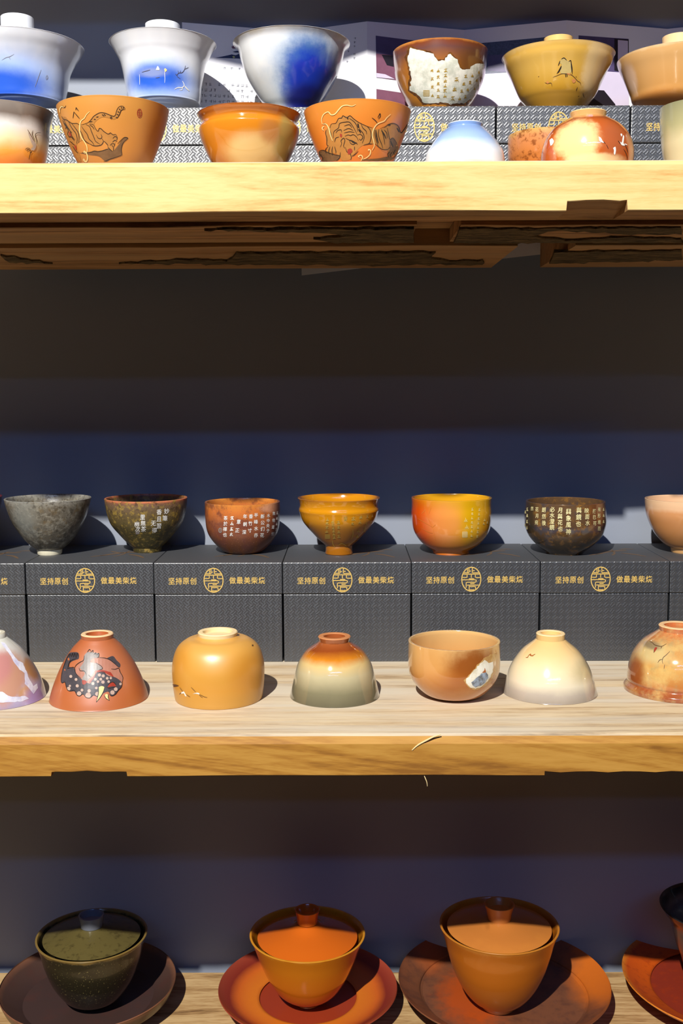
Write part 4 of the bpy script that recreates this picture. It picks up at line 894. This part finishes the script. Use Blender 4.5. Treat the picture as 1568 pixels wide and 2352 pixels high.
Ink().fill(q([(895, 905), (950, 885), (1005, 905), (1000, 980), (950, 1080), (850, 1210), (890, 1060)]), 7).fill(q([(1020, 1070), (1060, 1050), (1090, 1080), (1095, 1130), (1110, 1185), (1040, 1130)]), 7).on(L2, 'fang_painting', I_CREAM, 0.00036)
Ink().fill(q([(860, 560), (960, 545), (1100, 580), (1150, 600), (1200, 690), (1100, 640), (1000, 600), (850, 590)]), 7).fill(q([(1120, 830), (1180, 795), (1230, 840), (1250, 890), (1170, 890), (1080, 910)]), 7).fill(q([(540, 760), (600, 760), (640, 800), (600, 850), (550, 840)]), 7).fill(q([(840, 590), (760, 700), (690, 800), (720, 800), (790, 710)]), 7).on(L2, 'red_touches', I_RED, 0.00034)

# bird on a twig (T5)
q = zo(1200, 110, 0.10204)
Ink().fill(q([(870, 240), (930, 220), (1000, 280), (1060, 310), (1100, 400), (1080, 560), (960, 590), (860, 570), (840, 480), (880, 380), (830, 330)]), 6).on(T5, 'bird_painting', flat('bird_grey_overglaze', (206, 182, 116), 0.4), 0.0002)
Ink().lines([q(L) for L in ([(1110, 590), (1110, 460), (1090, 340), (1075, 280), (1035, 310)], [(1085, 340), (1100, 480), (1112, 580)], [(770, 580), (820, 500), (870, 400)], [(800, 560), (850, 470), (870, 410)], [(960, 580), (970, 660)], [(990, 580), (1000, 650)], [(870, 250), (930, 225), (990, 280)], [(800, 400), (840, 290)])], 2.0).on(T5, 'bird_linework', I_BLACK, 0.0003)
Ink().lines([q(L) for L in ([(680, 660), (780, 620), (880, 580), (960, 580), (1080, 600), (1160, 660), (1230, 740), (1290, 780), (1310, 840)], [(1230, 880), (1200, 960)], [(500, 780), (560, 800), (640, 790), (660, 860)], [(350, 650), (370, 640)], [(1190, 640), (1210, 660)], [(1270, 1080), (1240, 1100)], [(1350, 1020), (1380, 1120)])], 1.3).on(T5, 'twig_painting', I_BROWN, 0.00026)
Ink().fill(q([(1100, 720), (1150, 695), (1190, 720), (1180, 770), (1130, 785)]), 6).fill(q([(535, 755), (570, 745), (585, 790), (550, 800)]), 6).fill(q([(990, 565), (1070, 580), (1060, 605), (1000, 590)]), 6).on(T5, 'leaf_painting', I_PEACH, 0.0003)

# cranes
q = zo(1380, 280, 0.04847)
Ink().fill(q([(870, 930), (960, 980), (1000, 780), (1030, 640), (1080, 700), (1060, 900), (1050, 1020), (1110, 1080), (1100, 1130), (960, 1100)]), 6).fill(q([(900, 580), (960, 560), (990, 620), (950, 700)]), 6).fill(q([(1090, 1020), (1180, 1050), (1230, 1110), (1140, 1080)]), 6).fill(q([(560, 1240), (660, 1180), (690, 1300), (680, 1440), (640, 1560), (590, 1480), (600, 1360)]), 6).fill(q([(-120, 700), (-20, 760), (60, 900), (130, 990), (20, 970), (-80, 900)]), 6).on(F7, 'crane_painting', I_WHITE, 0.0003)
Ink().fill([(1262, 322), (1268, 318), (1272, 326), (1265, 335)], 6).on(F7, 'crane_painting', I_WHITE, 0.0003)
Ink().lines([q(L) for L in ([(790, 890), (840, 960), (900, 1050)], [(1120, 1100), (1190, 1240), (1260, 1450)], [(1050, 1290), (1150, 1450), (1210, 1640), (1230, 1750)], [(110, 930), (200, 1040)], [(240, 1070), (340, 1280)])], 1.1).on(F7, 'crane_linework', I_BLACK, 0.00034)
q = zo(0, 220, 0.102)
Ink().fill(q([(620, 820), (680, 870), (740, 990), (790, 1050), (810, 1130), (760, 1230), (690, 1200), (740, 1140), (700, 1050)]), 6).on(F1, 'crane_painting', flat('crane_pale_overglaze', (196, 176, 160), 0.45), 0.0003)
Ink().lines([q(L) for L in ([(820, 1090), (820, 1000), (790, 900), (815, 845), (910, 830)], [(615, 760), (680, 870), (780, 1040)], [(735, 780), (720, 870), (780, 1000)], [(670, 1190), (610, 1180), (560, 1210)], [(680, 1200), (620, 1220), (600, 1250)], [(690, 1220), (640, 1250)], [(690, 1240), (650, 1440)], [(720, 1240), (680, 1300)])], 1.5).on(F1, 'crane_linework', I_BROWN, 0.00034)
q = zo(395, 1560, 0.05421)
Ink().fill(q([(390, 570), (480, 520), (530, 540), (620, 720), (560, 700), (510, 600), (420, 610)]), 6).fill(q([(870, 620), (1060, 570), (1150, 590), (1160, 640), (1020, 610)]), 6).on(L3, 'crane_painting', I_WHITE, 0.0003)
Ink().lines([q(L) for L in ([(320, 640), (350, 600), (390, 570)], [(330, 340), (400, 440), (470, 530)], [(620, 640), (700, 710), (770, 750)], [(810, 340), (900, 430), (1010, 550)], [(1160, 640), (1260, 690), (1380, 750), (1490, 770)], [(1150, 660), (1220, 730), (1300, 780)])], 1.1).on(L3, 'crane_linework', I_BROWN, 0.00034)
Ink().fill([(397, 1572), (404, 1572), (411, 1575), (404, 1577), (397, 1577)], 6).fill([(578, 1481), (581, 1481), (581, 1484), (578, 1484)], 6).on(L3, 'brown_specks', I_BROWN, 0.0003)
# insect and specks (L6), twig and leaf (L7)
q = zo(1180, 1470, 0.07015)
Ink().fill(q([(490, 490), (550, 450), (580, 500), (640, 490), (630, 530), (560, 530)]), 6).lines([q(L) for L in ([(490, 490), (450, 570), (390, 570)], [(630, 500), (700, 465)], [(170, 280), (180, 350)], [(160, 330), (210, 340)])], 1.6).on(L6, 'insect_painting', flat('russet_overglaze', (166, 96, 44), 0.4), 0.0003)
q = zo(1440, 1430, 0.0829)
Ink().fill(q([(740, 760), (780, 690), (830, 700), (800, 760), (745, 830)]), 6).on(L7, 'leaf_painting', I_RED, 0.0003)
Ink().lines([q(L) for L in ([(740, 840), (750, 760)], [(1180, 800), (1080, 900), (1000, 970), (970, 1060), (990, 1140)], [(970, 1020), (900, 1040), (850, 1110)], [(620, 520), (700, 560), (760, 620), (860, 650), (960, 660), (1090, 590)], [(930, 720), (960, 670)], [(1040, 1160), (1020, 1280)])], 1.3).on(L7, 'twig_painting', I_BROWN, 0.00032)
# pond scene on the smaller white lidded cup (T2), twigs on T1
q = zo(300, 140, 0.09566)
Ink().fill(q([(605, 215), (640, 130), (665, 135), (690, 215)]), 6).stroke(q([(1240, 480), (1280, 580), (1230, 640), (1130, 640), (1050, 680)]), 2.0).stroke(q([(1290, 600), (1340, 660), (1400, 720)]), 2.6).stroke(q([(1240, 620), (1230, 690), (1170, 700)]), 1.5).lines([q(L) for L in ([(820, 220), (815, 300), (820, 420), (815, 530)], [(215, 320), (220, 450), (220, 570)])], 1.0).on(T2, 'tree_painting', I_WHITE, 0.0003)
Ink().fill(q([(800, 200), (830, 175), (870, 220), (830, 260)]), 6).on(T2, 'sail_painting', I_CREAM, 0.00034)
Ink().lines([q(L) for L in ([(1190, 430), (1110, 360), (1150, 290), (1230, 280), (1290, 200), (1310, 110)], [(1290, 200), (1390, 150)], [(1150, 300), (1130, 230)], [(1190, 290), (1190, 230)], [(1110, 350), (1070, 310)], [(270, 270), (380, 240), (470, 215)], [(600, 410), (700, 390)])], 1.2).on(T2, 'branch_painting', flat('dark_branch_overglaze', (84, 78, 92), 0.45), 0.0003)
Ink().lines([[(4, 138), (14, 132), (22, 130), (32, 124)], [(20, 131), (24, 136)], [(80, 200), (94, 160)], [(105, 176), (108, 173), (109, 179), (106, 182), (105, 176)]], 1.1).on(T1, 'twig_painting', flat('faint_twig_overglaze', (150, 150, 160), 0.45), 0.0003)

# writing
def cols(b, L, size, mat, name='inscription', sx=0.9, jit=0.6, off=0.0003):
    k = Ink()
    for t, x0, y0, x1, y1, *r in L:
        if isinstance(t, int): k.scrawl(t, x0, y0, x1, y1, r[0] if r else size, sx*(r[1] if len(r) > 1 else 1))
        else: k.column(t, x0, y0, x1, y1, r[0] if r else size, sx*(r[1] if len(r) > 1 else 1), jit)
    return k.on(b, name, mat, off)
cols(M2, [('妙筆', 382, 1174, 379, 1190), ('香且習', 365, 1176, 365, 1208), ('无得', 352, 1202, 354, 1218), ('里無茶', 328, 1188, 330, 1215), ('幽次', 315, 1204, 316, 1215)], 13.5, I_WHITE)
Ink().fill([(311, 1221), (320, 1220), (320, 1226), (312, 1227)], 6, False).on(M2, 'seal_mark', I_GREY)
q = zo(490, 1155, 0.10204)
cols(M3, [('茶於禪也', 518, 1190, 517, 1228, 10.5), (4, 533, 1190, 531, 1227, 10), ('意正', 548, 1198, 545, 1218, 11), ('年朝深', 563, 1186, 561, 1222, 10.5), ('香竹寸', 576, 1186, 574, 1218, 10.5), ('半峰水亦', 588, 1183, 588, 1229, 10.5), ('新公们花', 603, 1186, 602, 1229, 10.5), ('水中央于', 616, 1184, 615, 1219, 9.5, .9), ('無他道好', 628, 1179, 626, 1226, 9, .8), (4, 636, 1178, 634, 1216, 7.5, .7)], 10, I_WHITE)
Ink().stroke([(506+3.5*math.cos(a), 1218+5*math.sin(a)) for a in np.linspace(0, 6.3, 12)], 1.6, False).stroke([(506, 1214), (506, 1222)], 1.5, False).on(M3, 'seal_mark', I_GREY)
cols(M4, [(4, 752, 1193, 750, 1220, 9), (6, 764, 1198, 767, 1234, 8.5), (4, 777, 1200, 778, 1232, 9), ('香', 793, 1191, 793, 1191, 11), (1, 811, 1191, 811, 1191, 13), (1, 809, 1202, 809, 1202, 8), (2, 828, 1187, 826, 1199, 10), (2, 823, 1218, 820, 1231, 9), (2, 843, 1186, 841, 1203, 9, .8), (2, 838, 1211, 836, 1218, 7, .8), (2, 854, 1184, 851, 1199, 8, .6)], 9, I_DIMGOLD)
Ink().seal(752, 1232, 10, 9).on(M4, 'seal_mark', I_DIMGOLD)
Ink().lines([[(763, 1241), (765, 1250), (772, 1260)], [(777, 1251), (785, 1248), (793, 1252), (796, 1256)], [(810, 1215), (810, 1228), (806, 1238)]], 1.8).on(M4, 'gold_brushwork', I_DIMGOLD)
cols(M5, [(1, 1069, 1194, 1069, 1194, 11), (1, 1071, 1210, 1071, 1210, 11), (7, 1084, 1170, 1082, 1230, 7.5, .8), (7, 1100, 1171, 1095, 1232, 7, .8), (2, 1112, 1194, 1110, 1202, 7, .8), (2, 1118, 1200, 1115, 1226, 6, .7)], 9, flat('pale_yellow_inscription', (232, 200, 110), 0.4))
Ink().seal(1067, 1227.5, 11, 12).on(M5, 'seal_mark', flat('pale_seal', (236, 214, 150), 0.4))
Ink().lines([[(975, 1160), (980, 1185), (992, 1208), (1000, 1240)], [(958, 1190), (975, 1200), (992, 1210)], [(990, 1165), (985, 1180)], [(1000, 1205), (992, 1212)], [(966, 1212), (984, 1222), (994, 1224)], [(978, 1170), (968, 1180)]], 1.0).on(M5, 'crackle_lines', flat('orange_brushwork', (214, 126, 50), 0.35))
cols(M6, [('然', 1222, 1168, 1222, 1168, 10, .7), ('花月宛', 1233, 1170, 1232, 1200, 11, .8), ('朗然後', 1249, 1171, 1249, 1201, 12.5, .85), ('必水澄鏡', 1268, 1170, 1267, 1211, 13), ('月與花也', 1286, 1172, 1286, 1214, 13), ('興象風神', 1305, 1175, 1305, 1221, 14), ('與鏡也', 1329, 1172, 1328, 1203, 14), ('映面水', 1347, 1173, 1349, 1201, 13, .9), ('技已可', 1364, 1174, 1365, 1202, 11, .8), ('有形境而', 1375, 1170, 1375, 1214, 10.5, .75), (3, 1385, 1170, 1385, 1198, 8, .55), (4, 1211, 1170, 1210, 1212, 9, .5), (2, 1206.5, 1176, 1206, 1206, 8, .5)], 12, I_PALETXT, jit=0.3)
cols(T4, [(4, 992, 162, 993, 219, 9), (5, 1006, 162, 1006, 222, 9.5), (6, 1023, 162, 1021, 220, 10), (3, 1048, 183, 1039, 226, 12), (4, 1069, 175, 1055, 226, 9), (4, 1084, 173, 1068, 222, 9, .8), (3, 1099, 166, 1089, 203, 8, .7)], 9, I_GOLDTXT)
Ink().seal(979, 214, 13, 13).on(T4, 'seal_mark', I_GOLDTXT)

# glaze splashes with ragged outlines
def ragged(L, amp):
    out = []; P = list(L)+[L[0]]
    for (ax, ay), (bx, by) in zip(P[:-1], P[1:]):
        n = max(1, int(math.hypot(bx-ax, by-ay)/5))
        for i in range(n): t = i/n; out.append((ax+(bx-ax)*t+random.uniform(-amp, amp), ay+(by-ay)*t+random.uniform(-amp, amp)))
    return out
def mottled(name, a, b, scale, rough=0.16):
    k = N(name, rough=rough, coat=0.7); k.color(k.mix(k.smooth(k.noise(k.obj(), scale, 6, 0.7), 0.38, 0.66), lin(a), lin(b))); return k.m
q = zo(880, 30, 0.4388)
OUT = [(145, 180), (125, 240), (148, 330), (140, 400), (180, 430), (215, 470), (300, 468), (350, 478), (430, 470), (492, 420), (520, 340), (532, 268), (490, 260), (450, 290), (410, 295), (385, 245), (350, 210), (320, 245), (285, 250), (265, 215), (235, 205), (200, 200)]
Ink().fill(ragged(q([(330+(x-330)*1.06, 330+(y-330)*1.07) for x, y in OUT]), 1.6), 7, False).on(T4, 'glaze_edge', mottled('dark_glaze_edge', (84, 50, 28), (130, 84, 34), 120), 0.00008)
Ink().fill(ragged(q(OUT), 1.8), 7, False).on(T4, 'white_glaze_splash', mottled('white_grey_glaze', (238, 236, 222), (196, 198, 182), 70), 0.00016)
q = zo(1040, 1490, 0.07653)
Ink().fill(ragged(q([(330, 960), (640, 590), (820, 400), (1000, 240), (1320, 100), (1380, 400), (1330, 760), (1180, 980), (960, 1140), (660, 1250), (430, 1150)]), 1.6), 7, False).on(L5, 'glaze_edge', mottled('olive_glaze_edge', (196, 158, 96), (166, 120, 60), 140), 0.00008)
Ink().fill(ragged(q([(370, 950), (640, 640), (820, 450), (950, 330), (1080, 420), (1180, 380), (1200, 640), (1130, 860), (900, 1100), (660, 1210), (480, 1120), (400, 1020)]), 1.5), 7, False).on(L5, 'white_glaze_splash', mottled('white_cream_glaze', (232, 230, 216), (206, 198, 172), 90), 0.00016)
Ink().fill(ragged(q([(560, 1010), (700, 880), (850, 750), (980, 690), (1050, 780), (1040, 890), (960, 1020), (820, 1100), (660, 1160), (600, 1090)]), 1.2), 7, False).on(L5, 'blue_glaze_splash', mottled('blue_grey_glaze', (150, 168, 190), (92, 98, 104), 200), 0.00024)
Ink().fill(q([(860, 720), (930, 650), (945, 570), (980, 700), (920, 715)]), 7).on(L5, 'orange_glaze_fleck', flat('orange_fleck', (176, 96, 40), 0.2), 0.0003)
q = zo(0, 1430, 0.09354)
Ink().fill(ragged(q([(20, 480), (120, 500), (260, 700), (400, 900), (560, 1000), (650, 1200), (720, 1400), (820, 1560), (900, 1500), (930, 1600), (820, 1750), (700, 1600), (610, 1500), (600, 1250), (480, 1150), (360, 1000), (260, 820), (100, 600)]), 0.8), 7, False).fill(ragged(q([(-300, 1680), (60, 1700), (200, 1800), (420, 1830), (600, 1800), (700, 1860), (560, 1930), (300, 1960), (-300, 1960)]), 1.0), 7, False).on(L1, 'white_glaze_drip', mottled('lilac_white_glaze', (216, 216, 226), (186, 184, 212), 80), 0.00016)

# splinters on the middle shelf's front edge
def rod(name, pts, r, mat, parent):
    P = catmull(pts, 6); V, Fc = [], []; n = 7
    T = np.gradient(P, axis=0)
    for i, p in enumerate(P):
        t = T[i]/np.linalg.norm(T[i]); a = np.cross(t, [0, 1, 0.2]); a /= np.linalg.norm(a); b = np.cross(t, a); k = r*(0.35+0.65*math.sin(math.pi*(0.08+0.84*i/(len(P)-1))))
        for j in range(n): V.append(p+(a*math.cos(2*math.pi*j/n)+b*math.sin(2*math.pi*j/n))*k)
    for i in range(len(P)-1):
        for j in range(n): Fc.append((i*n+j, i*n+(j+1) % n, (i+1)*n+(j+1) % n, (i+1)*n+j))
    Fc.append(tuple(range(n))); Fc.append(tuple(range((len(P)-1)*n, len(P)*n)))
    return link(name, mesh_from(name, V, Fc), mat, parent)
M_SPL = flat('pale_splinter', (232, 206, 150), 0.7)
rod('splinter', [at_y(x, y, Y_MF+dy) for x, y, dy in ((946, 1723, -0.0003), (960, 1711, -0.0004), (980, 1700, -0.0004), (996, 1692, -0.0003), (1012, 1687, -0.0002))], 0.0008, M_SPL, mid)
rod('splinter', [at_y(x, y, Y_MF+dy) for x, y, dy in ((974, 1782, 0.0006), (977, 1789, -0.0004), (980, 1797, -0.0004), (981, 1806, -0.0004))], 0.0004, M_SPL, mid)
